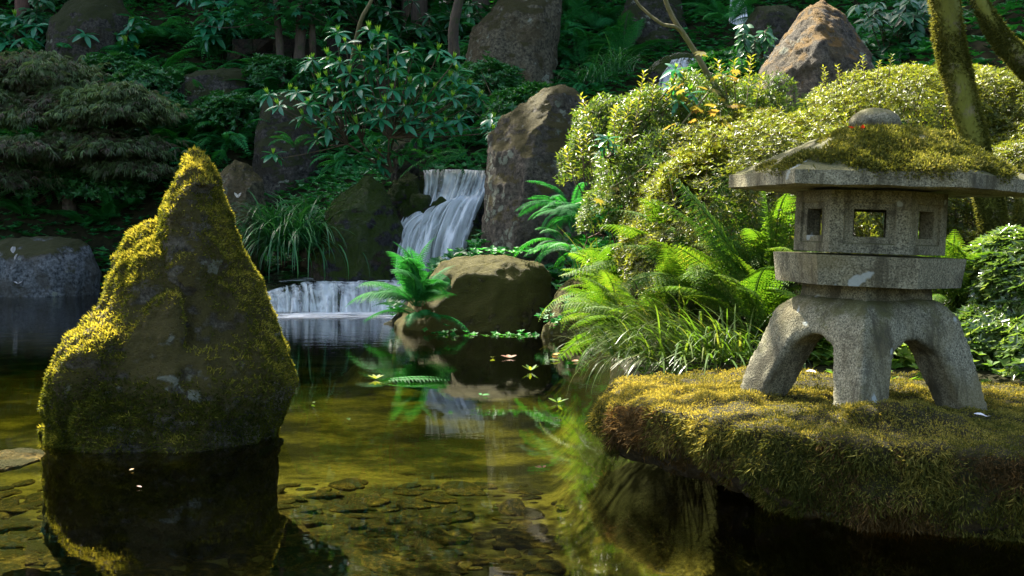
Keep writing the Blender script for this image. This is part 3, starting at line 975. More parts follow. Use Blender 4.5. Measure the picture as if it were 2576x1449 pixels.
# mossy retaining wall up the slope: courses of rough blocks
WY = SY(740, 195, 28.5)
wall = empty('retaining_wall', at(740, 195, WY), 'low dark mossy stone wall across the slope behind the slender trunks', 'wall')
wloc = Vector(wall.location)
for r in range(3):
    x = 560 + r * 12
    while x < 905:
        wpx = random.uniform(34, 60)
        a, b = at(x, 206 - r * 36, WY), at(x + wpx - 2, 170 - r * 36, WY)
        cl = []
        for k in range(14):
            cl.append((random.choice((a.x, b.x)) + random.uniform(-.02, .02), WY + random.choice((0, .45)) + random.uniform(-.03, .03), random.choice((a.z, b.z)) + random.uniform(-.02, .02)))
        bm = bmesh.new()
        bmesh.ops.convex_hull(bm, input=[bm.verts.new((p[0] - wloc.x, p[1] - wloc.y, p[2] - wloc.z)) for p in cl])
        me = bpy.data.meshes.new('block')
        bm.to_mesh(me); bm.free()
        me.materials.append(M['wall'])
        link('block', me, wall)
        x += wpx

# stones lying on the shallow bed
def bed_stones():
    meshes = []
    for k in range(5):
        bm = bmesh.new()
        bmesh.ops.create_icosphere(bm, subdivisions=2, radius=1)
        V = np.array([tuple(v.co) for v in bm.verts])
        V = V * (1 + .28 * fbm(V + k * 7, 1.1, 2, k))[:, None]
        for v, c in zip(bm.verts, V): v.co = c
        me = bpy.data.meshes.new('pond_stone')
        bm.to_mesh(me); bm.free()
        me.polygons.foreach_set('use_smooth', np.ones(len(me.polygons), bool))
        me.materials.append(M['bed_stone'])
        meshes.append(me)
    loose = Soup()
    for k in range(2100):
        px, py = random.uniform(-120, 1800), 1150 + 380 * random.random() ** .75
        if px > 1150 and random.random() < .6: px = random.uniform(-120, 1150)
        if px > 1430: continue
        p = on_water(px, py, -.5)
        r = (.022 + .09 * random.random() ** 1.6) * (1.5 if random.random() < .08 else 1)
        rot = (random.uniform(-.2, .2), random.uniform(-.2, .2), random.uniform(0, 6.28))
        sc = (r * 1.45, r * random.uniform(.7, 1), r * random.uniform(.2, .36))
        loc = (p.x, p.y, ground_z(p.x, p.y) + r * .03)
        if r > .104 and py > 1180:
            o = link('pond_stone', random.choice(meshes), None, loc, rot, sc)
            tag(o, 'smooth golden brown stone among others on the shallow pond bed under the water', 'stone', 'stones on the pond bed')
        else:
            mm = Matrix.LocRotScale(Vector(loc), Matrix.Rotation(rot[2], 3, 'Z').to_quaternion(), Vector(sc))
            V, T = tris_of(meshes[k % 5])
            m = np.array(mm)
            loose.add(V @ m[:3, :3].T + m[:3, 3], T, .5)
    tag(loose.build('pond_gravel', M['bed_stone'], smooth=True), 'small stones strewn over the pond bed', kind='stuff')


bed_stones()

# ------------------------------------------------------------------ falling water
def fall_sheet(name, cols, label, nu=70, nv=60, dens=0.6, jitter=0.03, seed=1):
    """cols: list of paths of (px,py,Y); the sheet is interpolated between them; flow = (u, v, density)."""
    C = np.array([spline([at(*p) for p in c], nv) for c in cols])            # (nc,nv,3)
    us = np.linspace(0, len(cols) - 1, nu)
    i = np.minimum(us.astype(int), len(cols) - 2)
    f = (us - i)
    f = (f * f * (3 - 2 * f))[:, None, None]
    G = C[i] * (1 - f) + C[i + 1] * f
    uu, vv = np.meshgrid(np.linspace(0, 1, nu), np.linspace(0, 1, nv), indexing='ij')
    st = vnoise(np.stack([uu.ravel() * nu * 0.35, vv.ravel() * 2.2, uu.ravel() * 0], 1), seed).reshape(uu.shape)
    G[:, :, 1] -= st * jitter * (0.3 + vv)
    G[:, :, 2] += st * jitter * 0.6 * vv
    V = G.reshape(-1, 3)
    a, b = np.meshgrid(np.arange(nu - 1), np.arange(nv - 1), indexing='ij')
    q = (a * nv + b).ravel()
    F = np.stack([q, q + nv, q + nv + 1, q + 1], 1)
    edge = np.clip(np.minimum(uu, 1 - uu) / 0.08, 0, 1)
    d = (dens if callable(dens) else (lambda u, v: dens + 0 * u))(uu, vv) * edge
    uv = np.stack([uu.ravel(), vv.ravel() * 3 + seed, d.ravel()], 1)
    loc = V.mean(0)
    o = link(name, np_mesh(name, V - loc, F, M['fall'], uv=uv, smooth=True), loc=tuple(loc))
    return tag(o, label, kind='structure')


fall_sheet('waterfall', [
    [(1064, 428, 21.9), (1066, 440, 21.5), (1066, 475, 21.35), (1058, 510, 21.2), (1020, 545, 20.9), (1003, 580, 20.75), (1000, 640, 20.7), (1000, 690, 20.7)],
    [(1105, 426, 21.9), (1104, 440, 21.4), (1098, 480, 21.3), (1085, 520, 21.0), (1045, 550, 20.8), (1030, 600, 20.6), (1035, 650, 20.5), (1035, 690, 20.5)],
    [(1160, 426, 21.9), (1157, 440, 21.4), (1145, 480, 21.2), (1130, 510, 20.9), (1090, 545, 20.7), (1080, 600, 20.5), (1078, 650, 20.45), (1075, 692, 20.4)],
    [(1200, 428, 21.9), (1196, 440, 21.4), (1180, 480, 21.2), (1170, 505, 20.9), (1150, 545, 20.7), (1130, 590, 20.5), (1120, 650, 20.45), (1110, 692, 20.4)],
    [(1230, 430, 21.9), (1228, 445, 21.4), (1222, 480, 21.2), (1212, 505, 20.9), (1196, 540, 20.8), (1190, 580, 20.6), (1180, 640, 20.5), (1165, 690, 20.45)]],
    'main waterfall pouring over the upper ledge and fanning to the left', 150, 90,
    lambda u, v: 0.34 + 0.55 * sstep(0.2, 0.45, v), 0.16, 3)
fall_sheet('waterfall', [
    [(1118, 504, 21.3), (1100, 516, 20.7), (1066, 540, 20.45), (1050, 600, 20.2), (1040, 690, 20.1)],
    [(1160, 490, 21.4), (1150, 498, 20.6), (1122, 530, 20.35), (1096, 600, 20.1), (1084, 690, 20.0)],
    [(1208, 490, 21.3), (1210, 500, 20.6), (1198, 530, 20.35), (1178, 600, 20.1), (1160, 690, 20.0)]],
    'brighter second leap of the waterfall over the middle rock', 80, 60, lambda u, v: 1.05 - 0.45 * v, 0.2, 8)
fall_sheet('waterfall', [
    [(1062, 530, 20.95), (1040, 540, 20.6), (1008, 575, 20.4), (996, 630, 20.2), (990, 692, 20.1)],
    [(1100, 534, 20.9), (1080, 546, 20.5), (1046, 578, 20.25), (1030, 630, 20.05), (1024, 692, 19.95)],
    [(1130, 545, 20.85), (1118, 560, 20.45), (1090, 600, 20.15), (1076, 640, 19.95), (1070, 692, 19.9)]],
    'lower left leap of the waterfall spreading into the pool', 60, 50, lambda u, v: 0.95 - 0.4 * v, 0.2, 14)
fall_sheet('cascade', [
    [(664, 735, 19.75), (668, 742, 19.55), (674, 756, 19.45), (676, 792, 19.3)],
    [(720, 718, 19.7), (724, 727, 19.42), (726, 748, 19.35), (726, 792, 19.2)],
    [(770, 708, 19.7), (774, 717, 19.36), (776, 742, 19.25), (776, 793, 19.1)],
    [(840, 706, 19.7), (846, 714, 19.34), (850, 740, 19.25), (850, 793, 19.1)],
    [(920, 704, 19.7), (926, 714, 19.42), (930, 745, 19.35), (932, 793, 19.2)],
    [(1020, 706, 19.75), (1030, 716, 19.5), (1036, 745, 19.4), (1040, 793, 19.25)]],
    'low wide cascade of thin white strands falling into the pond', 170, 40, lambda u, v: 0.2 + 0.5 * v ** 2 + 0.28 * np.sin(u * 23) * np.sin(u * 57), 0.10, 5)


def water_patch(name, poly, mat, label, n=40, foam=False, seed=3):
    """poly: four corners (px,py,Y) of a gently rippled water surface."""
    a, b, c, d = (np.array(tuple(at(*p))) for p in poly)
    u, v = np.meshgrid(np.linspace(0, 1, n), np.linspace(0, 1, n), indexing='ij')
    u_, v_ = u[..., None], v[..., None]
    G = (a * (1 - u_) + b * u_) * (1 - v_) + (d * (1 - u_) + c * u_) * v_
    G[:, :, 2] += 0.02 * fbm(G.reshape(-1, 3), 3.5, 3, seed).reshape(n, n)
    V = G.reshape(-1, 3)
    i, j = np.meshgrid(np.arange(n - 1), np.arange(n - 1), indexing='ij')
    q = (i * n + j).ravel()
    F = np.stack([q, q + n, q + n + 1, q + 1], 1)
    wob = fbm(np.stack([u.ravel() * 5, v.ravel() * 5, u.ravel() * 0], 1), 1.0, 3, seed).reshape(n, n)
    edge = np.minimum(np.minimum(u, 1 - u), np.minimum(v, 1 - v))
    dens = (np.clip(edge / 0.3, 0, 1) * 1.1 - 0.55 + 1.0 * wob) if foam else 0.1 * wob - 0.1
    uv = np.stack([v.ravel() * 0.8, u.ravel() * 4, dens.ravel()], 1)
    loc = V.mean(0)
    o = link(name, np_mesh(name, V - loc, F, mat, uv=uv, smooth=True), loc=tuple(loc))
    return tag(o, label, kind='structure')


water_patch('stream_water', [(655, 713, 19.65), (1045, 713, 19.65), (1120, 684, 20.6), (690, 684, 20.6)], M['basin_water'], 'dark stream pool between the waterfall and the low cascade')
water_patch('stream_foam', [(700, 709, 19.75), (1040, 709, 19.75), (1090, 684, 20.5), (830, 684, 20.5)], M['fall'], 'white foam streaks on the pool above the low cascade', foam=True, seed=6)
water_patch('foam', [(655, 818, 17.2), (1010, 818, 17.2), (1020, 783, 19.45), (650, 783, 19.45)], M['fall'], 'white froth on the pond where the low cascade lands', foam=True, seed=9)
for o in bpy.data.objects:
    if o.name == 'foam':
        co = np.empty(3 * len(o.data.vertices), np.float32)
        o.data.vertices.foreach_get('co', co)
        co = co.reshape(-1, 3)
        co[:, 2] = 0.012 - o.location.z + 0.004 * np.sin(co[:, 0] * 9)
        o.data.vertices.foreach_set('co', co.ravel())
# thin trickle high on the slope
fall_sheet('waterfall', [
    [(1690, 150, 24.2), (1682, 165, 24.0), (1660, 200, 23.8), (1650, 260, 23.6)],
    [(1720, 145, 24.2), (1716, 160, 24.0), (1712, 200, 23.8), (1700, 270, 23.5)],
    [(1800, 150, 24.2), (1800, 165, 24.0), (1790, 210, 23.8), (1780, 270, 23.5)]],
    'faint shaded upper waterfall behind the bare branch', 50, 40, 0.12, 0.05, 12)
rock('cliff', [hull_cloud([(1620, 175), (1690, 130), (1830, 135), (1850, 300), (1630, 310)], 24.8, 0.5, 0.8)], 0.07, M['rock_wet'], None, 71, kind='structure')
fall_sheet('waterfall', [
    [(1838, -20, 25), (1836, 10, 24.9), (1834, 60, 24.7)],
    [(1860, -20, 25), (1858, 10, 24.9), (1860, 60, 24.7)],
    [(1880, -20, 25), (1878, 10, 24.9), (1882, 60, 24.7)]],
    'small pale spout of water at the top edge left of the standing stone', 24, 24, 0.25, 0.03, 15)

# ------------------------------------------------------------------ lantern
LB = Vector((1.80, 5.85, 0.42))
lantern = empty('stone_lantern', LB, 'squat granite garden lantern with a broad mossy roof on splayed legs', 'stone lantern')
lantern.rotation_euler = (0, math.radians(2.1), math.radians(-17.1))


def bm_link(name, bm, mat, parent, bevel=0.0, smooth=False, jit=0.0, sub=0):
    if bevel:
        bmesh.ops.bevel(bm, geom=[e for e in bm.edges if e.calc_face_angle(0) > 0.4], offset=bevel, segments=2, affect='EDGES', profile=0.6)
    bmesh.ops.recalc_face_normals(bm, faces=bm.faces)
    me = bpy.data.meshes.new(name)
    bm.to_mesh(me); bm.free()
    if smooth:
        me.polygons.foreach_set('use_smooth', np.ones(len(me.polygons), bool))
    me.materials.append(mat)
    return link(name, me, parent)


def prism(bm, pts0, pts1):
    a = [bm.verts.new(p) for p in pts0]
    b = [bm.verts.new(p) for p in pts1]
    n = len(a)
    bm.faces.new(a[::-1]); bm.faces.new(b)
    for i in range(n):
        bm.faces.new((a[i], a[(i + 1) % n], b[(i + 1) % n], b[i]))


def ring(R, z, n=6, rot=0.0, ys=1.0):
    return [(R * math.cos(rot + 2 * math.pi * i / n), ys * R * math.sin(rot + 2 * math.pi * i / n), z) for i in range(n)]


def lantern_base():
    """Body and four splayed legs as one stone, then cut into the pieces that read as legs and body."""
    clouds = []
    q = math.pi / 4
    Rz = np.array([[math.cos(q), -math.sin(q), 0], [math.sin(q), math.cos(q), 0], [0, 0, 1]])
    body = []
    for z, a in ((0.335, .335), (0.40, .325), (0.47, .300), (0.515, .265), (0.535, .22)):
        body += [(sx * a, sy * a, z) for sx in (-1, 1) for sy in (-1, 1)]
    clouds.append(np.array(body) @ Rz.T)
    for sx in (-1, 1):
        for sy in (-1, 1):
            leg = []
            for z, co, s in ((0.46, .205, .115), (0.34, .245, .110), (0.15, .305, .100), (-0.03, .355, .092)):
                leg += [(sx * (co + u * s), sy * (co + v * s), z) for u in (-1, 1) for v in (-1, 1)]
            clouds.append(np.array(leg) @ Rz.T)
    for sx in (-1, 1):
        for sy in (-1, 1):
            for dx, dy in ((-sx, 0), (0, -sy)):
                c, w = .26, .085
                g = []
                for e in (-1, 1):
                    ox, oy = (0, e * w) if dx else (e * w, 0)
                    for z, q_ in ((.37, .0), (.37, .20), (.325, .20), (.265, .10), (.265, 0)):
                        g.append((sx * c + ox + dx * q_, sy * c + oy + dy * q_, z))
                clouds.append(np.array(g) @ Rz.T)
    V, F, T = solid_from_clouds(clouds, 0.0165, 4)
    V = roughen(V, T, ((3.0, 0.012, False), (14, 0.006, False)), 77)
    C = V[F].mean(1)
    rad = np.hypot(C[:, 0], C[:, 1])
    is_leg = (C[:, 2] < 0.30)
    quad = np.where(np.abs(C[:, 0]) > np.abs(C[:, 1]), np.where(C[:, 0] > 0, 0, 1), np.where(C[:, 1] > 0, 2, 3))
    for nm, sel in [('leg_frame', ~is_leg)] + [('leg', is_leg & (quad == k)) for k in range(4)]:
        if not sel.any(): continue
        u, inv = np.unique(F[sel], return_inverse=True)
        link(nm, np_mesh(nm, V[u], inv.reshape(-1, 4), M['granite'], smooth=True), lantern)


lantern_base()
# neck
bm = bmesh.new()
prism(bm, ring(.325, .525, 4), ring(.315, .605, 4))
bm_link('neck', bm, M['granite'], lantern, 0.012)
# middle platform
bm = bmesh.new()
prism(bm, ring(.455, .598, 6), ring(.475, .745, 6))
bm_link('platform', bm, M['granite'], lantern, 0.012)


def firebox():
    R, z0, z1, th = .372, .757, 1.065, .085
    bm = bmesh.new()
    o = ring(R, 0, 6)
    ap = R * math.cos(math.pi / 6)
    for i in range(6):
        a, b = Vector(o[i]), Vector(o[(i + 1) % 6])
        c = (a + b) / 2
        nrm = c.normalized()
        t = (b - a).normalized()
        half = (b - a).length / 2

        def P(s, z, dep):
            return bm.verts.new(c + t * s * (1 - dep / ap if abs(s) >= half - 1e-6 else 1) - nrm * dep + Vector((0, 0, z)))
        fw, fz0, fz1, fd = .121, .803, 1.008, .014       # recessed frame
        w, wz0, wz1 = .076, .838, .972                  # opening
        outer = [P(-half, z0, 0), P(half, z0, 0), P(half, z1, 0), P(-half, z1, 0)]
        fa = [P(-fw, fz0, 0), P(fw, fz0, 0), P(fw, fz1, 0), P(-fw, fz1, 0)]
        fb = [P(-fw + .004, fz0 + .004, fd), P(fw - .004, fz0 + .004, fd), P(fw - .004, fz1 - .004, fd), P(-fw + .004, fz1 - .004, fd)]
        wa = [P(-w, wz0, fd), P(w, wz0, fd), P(w, wz1, fd), P(-w, wz1, fd)]
        wb = [P(-w, wz0, th), P(w, wz0, th), P(w, wz1, th), P(-w, wz1, th)]
        inn = [P(-half, z0, th), P(half, z0, th), P(half, z1, th), P(-half, z1, th)]
        for r0, r1 in ((outer, fa), (fa, fb), (fb, wa), (wa, wb), (wb, inn)):
            for k in range(4):
                bm.faces.new((r0[k], r0[(k + 1) % 4], r1[(k + 1) % 4], r1[k]))
        bm.faces.new((outer[0], inn[0], inn[1], outer[1]))
        bm.faces.new((outer[3], outer[2], inn[2], inn[3]))
    bmesh.ops.remove_doubles(bm, verts=bm.verts, dist=0.0015)
    return bm_link('firebox', bm, M['granite'], lantern, 0.0035)


firebox()


def roof():
    """Hexagonal cap: flat underside, thick eave, convex slopes with hips."""
    n_s, n_r = 16, 26
    V, F = [], []
    prof = [(0.02, .262), (0.2, .258), (0.36, .236), (0.52, .192), (0.68, .135), (0.84, .075), (1.0, .022)]
    pr = spline([(a, b, 0) for a, b in prof], n_r)
    N = 6 * n_s
    def hexr(an):
        m = (an + math.pi / 6) % (math.pi / 3) - math.pi / 6
        return math.cos(math.pi / 6) / math.cos((an % (math.pi / 3)) - math.pi / 6)
    rings = [(p[0], p[1], 1) for p in pr] + [(1.0, -.012, 1), (1.0, -.042, 1), (.965, -.05, 1), (.5, -.038, 1), (.05, -.03, 1)]
    for r, z, _ in rings:
        for j in range(N):
            an = 2 * math.pi * j / N
            hx = hexr(an)
            rr = .752 * r * (1 + (hx - 1) * min(1, max(0, (r - .1) / .35)))
            V.append((rr * math.cos(an) + .03, rr * math.sin(an), 1.117 + z))
    for k in range(len(rings) - 1):
        for j in range(N):
            F.append((k * N + j, (k + 1) * N + j, (k + 1) * N + (j + 1) % N, k * N + (j + 1) % N))
    V = np.array(V); F = np.array(F)
    T = np.concatenate([F[:, [0, 1, 2]], F[:, [0, 2, 3]]])
    V = roughen(V, T, ((5, 0.012, False), (22, 0.005, False)), 91)
    me = np_mesh('roof', V, F, M['granite'], smooth=True)
    o = link('roof', me, lantern)
    me.set_sharp_from_angle(angle=math.radians(48))
    return o, V, T


roof_o, rV, rT = roof()
bm = bmesh.new()
bmesh.ops.create_uvsphere(bm, u_segments=24, v_segments=16, radius=1)
for v in bm.verts:
    z = v.co.z
    k = 1 + 0.05 * math.sin(v.co.x * 3 + v.co.y * 2)
    v.co = Vector((v.co.x * .128 * k, v.co.y * .128 * k, 1.418 + (z * .078 if z > 0 else z * .06)))
bm_link('finial', bm, M['granite'], lantern, smooth=True)
bm = bmesh.new()
prism(bm, ring(.13, 1.35, 14), ring(.10, 1.395, 14))
bm_link('finial_collar', bm, M['granite'], lantern, 0.006, smooth=False)


def roof_w(C, N):
    n = fbm(C, 3.2, 3, 41)
    right = np.clip((C[:, 0] - 0.40) / 0.15, 0, 1)
    eave = np.clip((np.hypot(C[:, 0] - .03, C[:, 1]) - .56) / .1, 0, 1)
    return np.clip(n * 3.2 + 0.12 - 1.3 * right - .35 * eave, 0, 1.2) * (N[:, 2] > 0.25) * (C[:, 2] > 1.12)


sp = Soup()
P, N = sample(rV, rT, 50000, roof_w)
cush = np.clip(fbm(P, 3.2, 3, 41) * 3.2 + 0.12, 0, 1) * 0.045
P = P + N * (cush * RNG.random(len(P)))[:, None]
tt = np.clip(0.4 + 0.4 * fbm(P, 6, 2, 5) + 0.2 * RNG.normal(size=len(P)), 0, 1)
moss_blades(sp, P, N, 0.02, 0.0075, 0.15, tt, 0.8)
o = sp.build('moss', M['moss_olive'], lantern)
o['kind'] = 'stuff'
sp = Soup()
P, N = sample(rV, rT, 400, lambda C, N: np.exp(-((C[:, 0] + 0.06) ** 2 + (C[:, 1] + .30) ** 2) / 0.0006) * (N[:, 2] > 0.3) + 1e-12)
P = P[:14] + np.array([0, 0, .03]); 
sp.leaves(P, rand_dirs(14) * np.array([1, 1, .3]), np.tile([0, 0, 1.0], (14, 1)), .045, .022, RNG.random(14))
LM = Matrix.Translation(LB) @ lantern.rotation_euler.to_matrix().to_4x4()
sp.v = [np.array([tuple(LM @ Vector(p)) for p in v]) for v in sp.v]
o = sp.build('fallen_leaf', M['red'], None, tuple(LM @ Vector((-.06, -.30, 1.40))))
tag(o, 'curled red fallen leaf lying in the moss on the lantern roof', 'leaf')

# ------------------------------------------------------------------ plants
def lit(base, light, n): return np.clip(RNG.normal(base, light, n), 0, 1)


# --- ferns: a frond is one mesh with rachis and leaflets, shared between copies
def frond_mesh(name, mat, e0, e1, pairs=24, width=0.2, kind='simple', seed=0, curl=0.0):
    r = np.random.default_rng(seed)
    n = 40
    th = np.radians(np.linspace(e0, e1, n))
    x = np.concatenate([[0], np.cumsum(np.cos(th[:-1]))]) / n
    z = np.concatenate([[0], np.cumsum(np.sin(th[:-1]))]) / n
    y = curl * np.linspace(0, 1, n) ** 2
    path = np.stack([x, y, z], 1)
    sp = Soup()
    sp.tube(path[::5], list(np.linspace(.007, .002, len(path[::5]))), 3, 0.55)
    tt = np.linspace(0.14, 0.985, pairs)
    if kind == 'lady': prof = np.sin(np.pi * np.clip((tt - 0.05) / 0.98, 0, 1) ** 0.75) ** 0.85
    elif kind == 'sword': prof = np.clip((1 - tt) * 4.5, 0.05, 1) ** 0.7 * np.clip(tt * 5, .3, 1)
    else: prof = np.clip((1 - tt) * 3, 0.05, 1)
    idx = tt * (n - 1)
    i = np.minimum(idx.astype(int), n - 2)
    f = (idx - i)[:, None]
    B = path[i] * (1 - f) + path[i + 1] * f
    D = unit(path[i + 1] - path[i])
    Nn = unit(np.cross(D, np.tile([0, 1.0, 0], (pairs, 1))))
    Nn = np.where(Nn[:, 2:3] < 0, -Nn, Nn)
    for sgn in (-1, 1):
        S = unit(np.cross(Nn, D)) * sgn
        dirs = unit(S + D * 0.35 - Nn * (0.12 + 0.15 * r.random((pairs, 1))))
        L = width * prof * r.uniform(0.88, 1.1, pairs)
        if kind == 'lady':
            m = 8
            for k in range(m):
                u = (k + 0.6) / m
                w = (1 - u * 0.85) * 0.42
                p = B + dirs * (L * u)[:, None]
                p[:, 2] -= L * u * u * 0.18
                for s2 in (-1, 1):
                    d2 = unit(D * s2 + dirs * 0.55)
                    sp.leaves(p, d2, Nn, np.maximum(L * w * 0.62, 0.006), np.maximum(L * 0.105, 0.004), np.clip(0.45 + 0.2 * r.normal(size=pairs), 0, 1), 0.05, 0.15)
            sp.leaves(B, dirs, Nn, L, 0.006, 0.4, 0, 0.18)
        else:
            sp.leaves(B, dirs, Nn, L, np.minimum(0.024 if kind == 'sword' else 0.034, L * 0.5 + .006), np.clip(0.45 + 0.2 * r.normal(size=pairs), 0, 1), 0.12, 0.22)
    return sp.mesh(name, mat)


FR = {}
FLAT = frond_mesh('frond', M['fern'], 10, -9, 17, .15, 'lady', 21, .12)
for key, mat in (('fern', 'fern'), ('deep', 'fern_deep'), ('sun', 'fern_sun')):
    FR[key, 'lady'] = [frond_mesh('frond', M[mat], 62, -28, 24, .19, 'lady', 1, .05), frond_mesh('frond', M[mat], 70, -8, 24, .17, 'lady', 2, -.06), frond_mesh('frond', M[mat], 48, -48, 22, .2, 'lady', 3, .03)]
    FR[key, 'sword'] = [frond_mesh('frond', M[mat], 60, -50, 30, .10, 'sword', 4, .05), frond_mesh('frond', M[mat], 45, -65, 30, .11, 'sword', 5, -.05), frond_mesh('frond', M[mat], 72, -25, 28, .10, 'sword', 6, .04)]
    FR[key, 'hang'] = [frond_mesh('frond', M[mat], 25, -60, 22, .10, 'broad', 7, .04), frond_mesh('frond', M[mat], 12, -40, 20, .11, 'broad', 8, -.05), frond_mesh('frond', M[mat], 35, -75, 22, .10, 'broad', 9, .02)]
    FR[key, 'upright'] = [frond_mesh('frond', M[mat], 86, 62, 26, .19, 'lady', 10, .03), frond_mesh('frond', M[mat], 82, 40, 26, .18, 'lady', 11, -.04)]


def fern(base, length, n, key, kind, label, group=None, az=(0, 360), pitch=(-12, 18), name='fern', seed=None):
    root = empty(name, base, label, 'fern', group)
    meshes = FR[key, kind]
    for i in range(n):
        a = math.radians(az[0] + (az[1] - az[0]) * (i + random.uniform(.1, .9)) / n)
        a += random.uniform(-.35, .35)
        q = random.uniform(0, .09) * length
        o = link('frond', random.choice(meshes), root, (math.cos(a) * q, math.sin(a) * q, 0), (random.uniform(-.5, .5), -math.radians(random.uniform(pitch[0] - 6, pitch[1] + 8)), a), length * random.uniform(.5, 1.15))
    return root


# --- rounded shrubs of small leaves
def shrub_points(balls, n, rough=0.16, seed=0, low=-0.45, gaps=True):
    """Points on the bumpy union of ellipsoids (centre, radii) with outward directions."""
    vol = np.array([b[1][0] * b[1][2] + b[1][1] * b[1][2] + b[1][0] * b[1][1] for b in balls])
    k = RNG.choice(len(balls), n, p=vol / vol.sum())
    d = rand_dirs(n)
    d[:, 2] = np.where(d[:, 2] < low, -d[:, 2], d[:, 2])
    c = np.array([b[0] for b in balls])[k]
    r = np.array([b[1] for b in balls])[k]
    P = c + d * r
    bump = fbm(P, 2.2, 3, seed) * rough + fbm(P, 7, 2, seed + 3) * rough * 0.35
    depth = np.abs(RNG.normal(0, 0.07, n)) + 0.25 * (RNG.random(n) < 0.25) * RNG.random(n)
    P = c + d * r * (1 + bump - depth)[:, None]
    out = unit(d / r)
    keep = np.ones(n, bool)
    for j, (cc, rr) in enumerate(balls):
        q = (((P - np.array(cc)) / np.array(rr)) ** 2).sum(1)
        keep &= (k == j) | (q > 0.62)
    keep &= (fbm(P, 2.6, 2, seed + 50) > -.42 + .5 * RNG.random(n) * (depth < .1)) if gaps else True
    return P[keep], out[keep]


def rosettes(sp, P, out, L, W, per=5, tint=(0.5, 0.2), up=0.6, spread=0.9, hi=False, sprig=0.0):
    n = len(P)
    ax = unit(out * 0.7 + np.array([0, 0, up]) + rand_dirs(n) * 0.35)
    a = unit(np.cross(ax, rand_dirs(n)))
    b = np.cross(ax, a)
    tb = RNG.normal(tint[0], tint[1], n)
    sc = RNG.uniform(0.7, 1.25, n)
    for i in range(per):
        an = 2 * math.pi * i / per + RNG.uniform(-.4, .4, n)
        rad = a * np.cos(an)[:, None] + b * np.sin(an)[:, None]
        D = unit(ax * (1.0 - spread * 0.5) + rad * spread * RNG.uniform(.7, 1.1, n)[:, None])
        sp.leaves(P + ax * (sprig * i / per), D, ax + rand_dirs(n) * .25, L * sc * RNG.uniform(.75, 1.15, n), W * sc, np.clip(tb + RNG.normal(0, .12, n), 0, 1), 0.2, 0.1, hi)


def twigs(base, tips, r, sp, sides=4):
    for t in tips:
        m = [base[k] * .5 + t[k] * .5 + random.uniform(-.08, .08) for k in range(3)]
        m[2] -= 0.05
        p = spline([base, m, t], 6)
        sp.tube(p, list(np.linspace(r, r * .25, 6)), sides, random.random())


def px_ball(px, py, Y, rx, rz, ry):
    """Ellipsoid seen centred at a pixel at depth Y, radii in pixels across and up, metres in depth."""
    c = at(px, py, Y)
    return (tuple(c), (rx * m_per_px(Y), ry, rz * m_per_px(Y)))


def shrub(name, balls, n, L, W, mat, label, cat='shrub', group=None, per=5, tint=(.5, .18), spread=.9, seed=0, rough=.16, hi=False, up=.6, sprig=0.0, n_twigs=16, twig_r=.012, ground=True):
    cx = np.mean([b[0][0] for b in balls]); cy = np.mean([b[0][1] for b in balls])
    zb = min(b[0][2] - b[1][2] for b in balls)
    zg = ground_z(cx, cy) if ground else zb
    base = Vector((cx, cy, zg))
    root = empty(name, base, label, cat, group)
    P, out = shrub_points(balls, n, rough, seed)
    sp = Soup()
    rosettes(sp, P, out, L, W, per, tint, up, spread, hi, sprig)
    f = sp.build('foliage', M[mat], root, base)
    f['kind'] = 'stuff'
    sp = Soup()
    pick = P[RNG.choice(len(P), min(len(P), n_twigs), replace=False)]
    for b in balls:
        r0 = (b[0][0], b[0][1], max(ground_z(b[0][0], b[0][1]) if ground else -9, b[0][2] - b[1][2] * 1.2))
        near = pick[np.argsort(((pick - np.array(b[0])) ** 2).sum(1))[:max(4, n_twigs // len(balls))]]
        twigs(r0, [tuple(np.array(b[0]) + (q - np.array(b[0])) * .92) for q in near], twig_r, sp)
    sp.build('branch', M['stem'], root, base)
    return root


# --- sunlit azalea mounds on the right bank
AZ = [
    ('broad clipped azalea mound glowing in the sun behind the lantern roof', [px_ball(1960, 520, 9.7, 270, 225, 1.3), px_ball(1780, 560, 9.4, 170, 190, .9), px_ball(2120, 560, 9.9, 230, 250, 1.2), px_ball(1640, 640, 9.8, 90, 90, .5), px_ball(1700, 500, 10.4, 90, 90, .5), px_ball(1850, 400, 10.6, 210, 110, .9), px_ball(2050, 390, 10.6, 180, 100, .8), px_ball(1690, 600, 10.2, 130, 150, .7)], 26000),
    ('upper rounded azalea mound right of the standing stone', [px_ball(2230, 320, 12.0, 210, 140, 1.2), px_ball(2400, 300, 12.4, 190, 130, 1.2), px_ball(2480, 390, 12.0, 170, 130, 1.1)], 14000),
    ('sunlit azalea mound at the right edge behind the mossy trunk', [px_ball(2570, 290, 11.6, 120, 110, .9), px_ball(2640, 400, 11.2, 150, 140, 1.0), px_ball(2540, 420, 11.0, 90, 80, .6)], 7000),
    ('azalea bush filling the gap under the eave between lantern and mossy trunk', [px_ball(2420, 560, 10.2, 150, 150, .8), px_ball(2290, 520, 10.2, 160, 150, .8), px_ball(2540, 480, 10.4, 110, 120, .7), px_ball(2400, 700, 9.4, 130, 120, .6)], 11000),
    ('azalea mound on the bank between the sunny ferns and the lantern base', [px_ball(1830, 760, 9.0, 200, 150, .7), px_ball(2010, 770, 8.9, 170, 160, .7), px_ball(1690, 690, 9.5, 110, 130, .6)], 9000),
]
for i, (label, balls, n) in enumerate(AZ):
    shrub('azalea', balls, int(n * 1.35), .048, .0122, 'azalea', label, 'azalea', 'sunlit azaleas on the right bank', 5, (.55, .22), seed=30 + i, n_twigs=60, rough=.24)
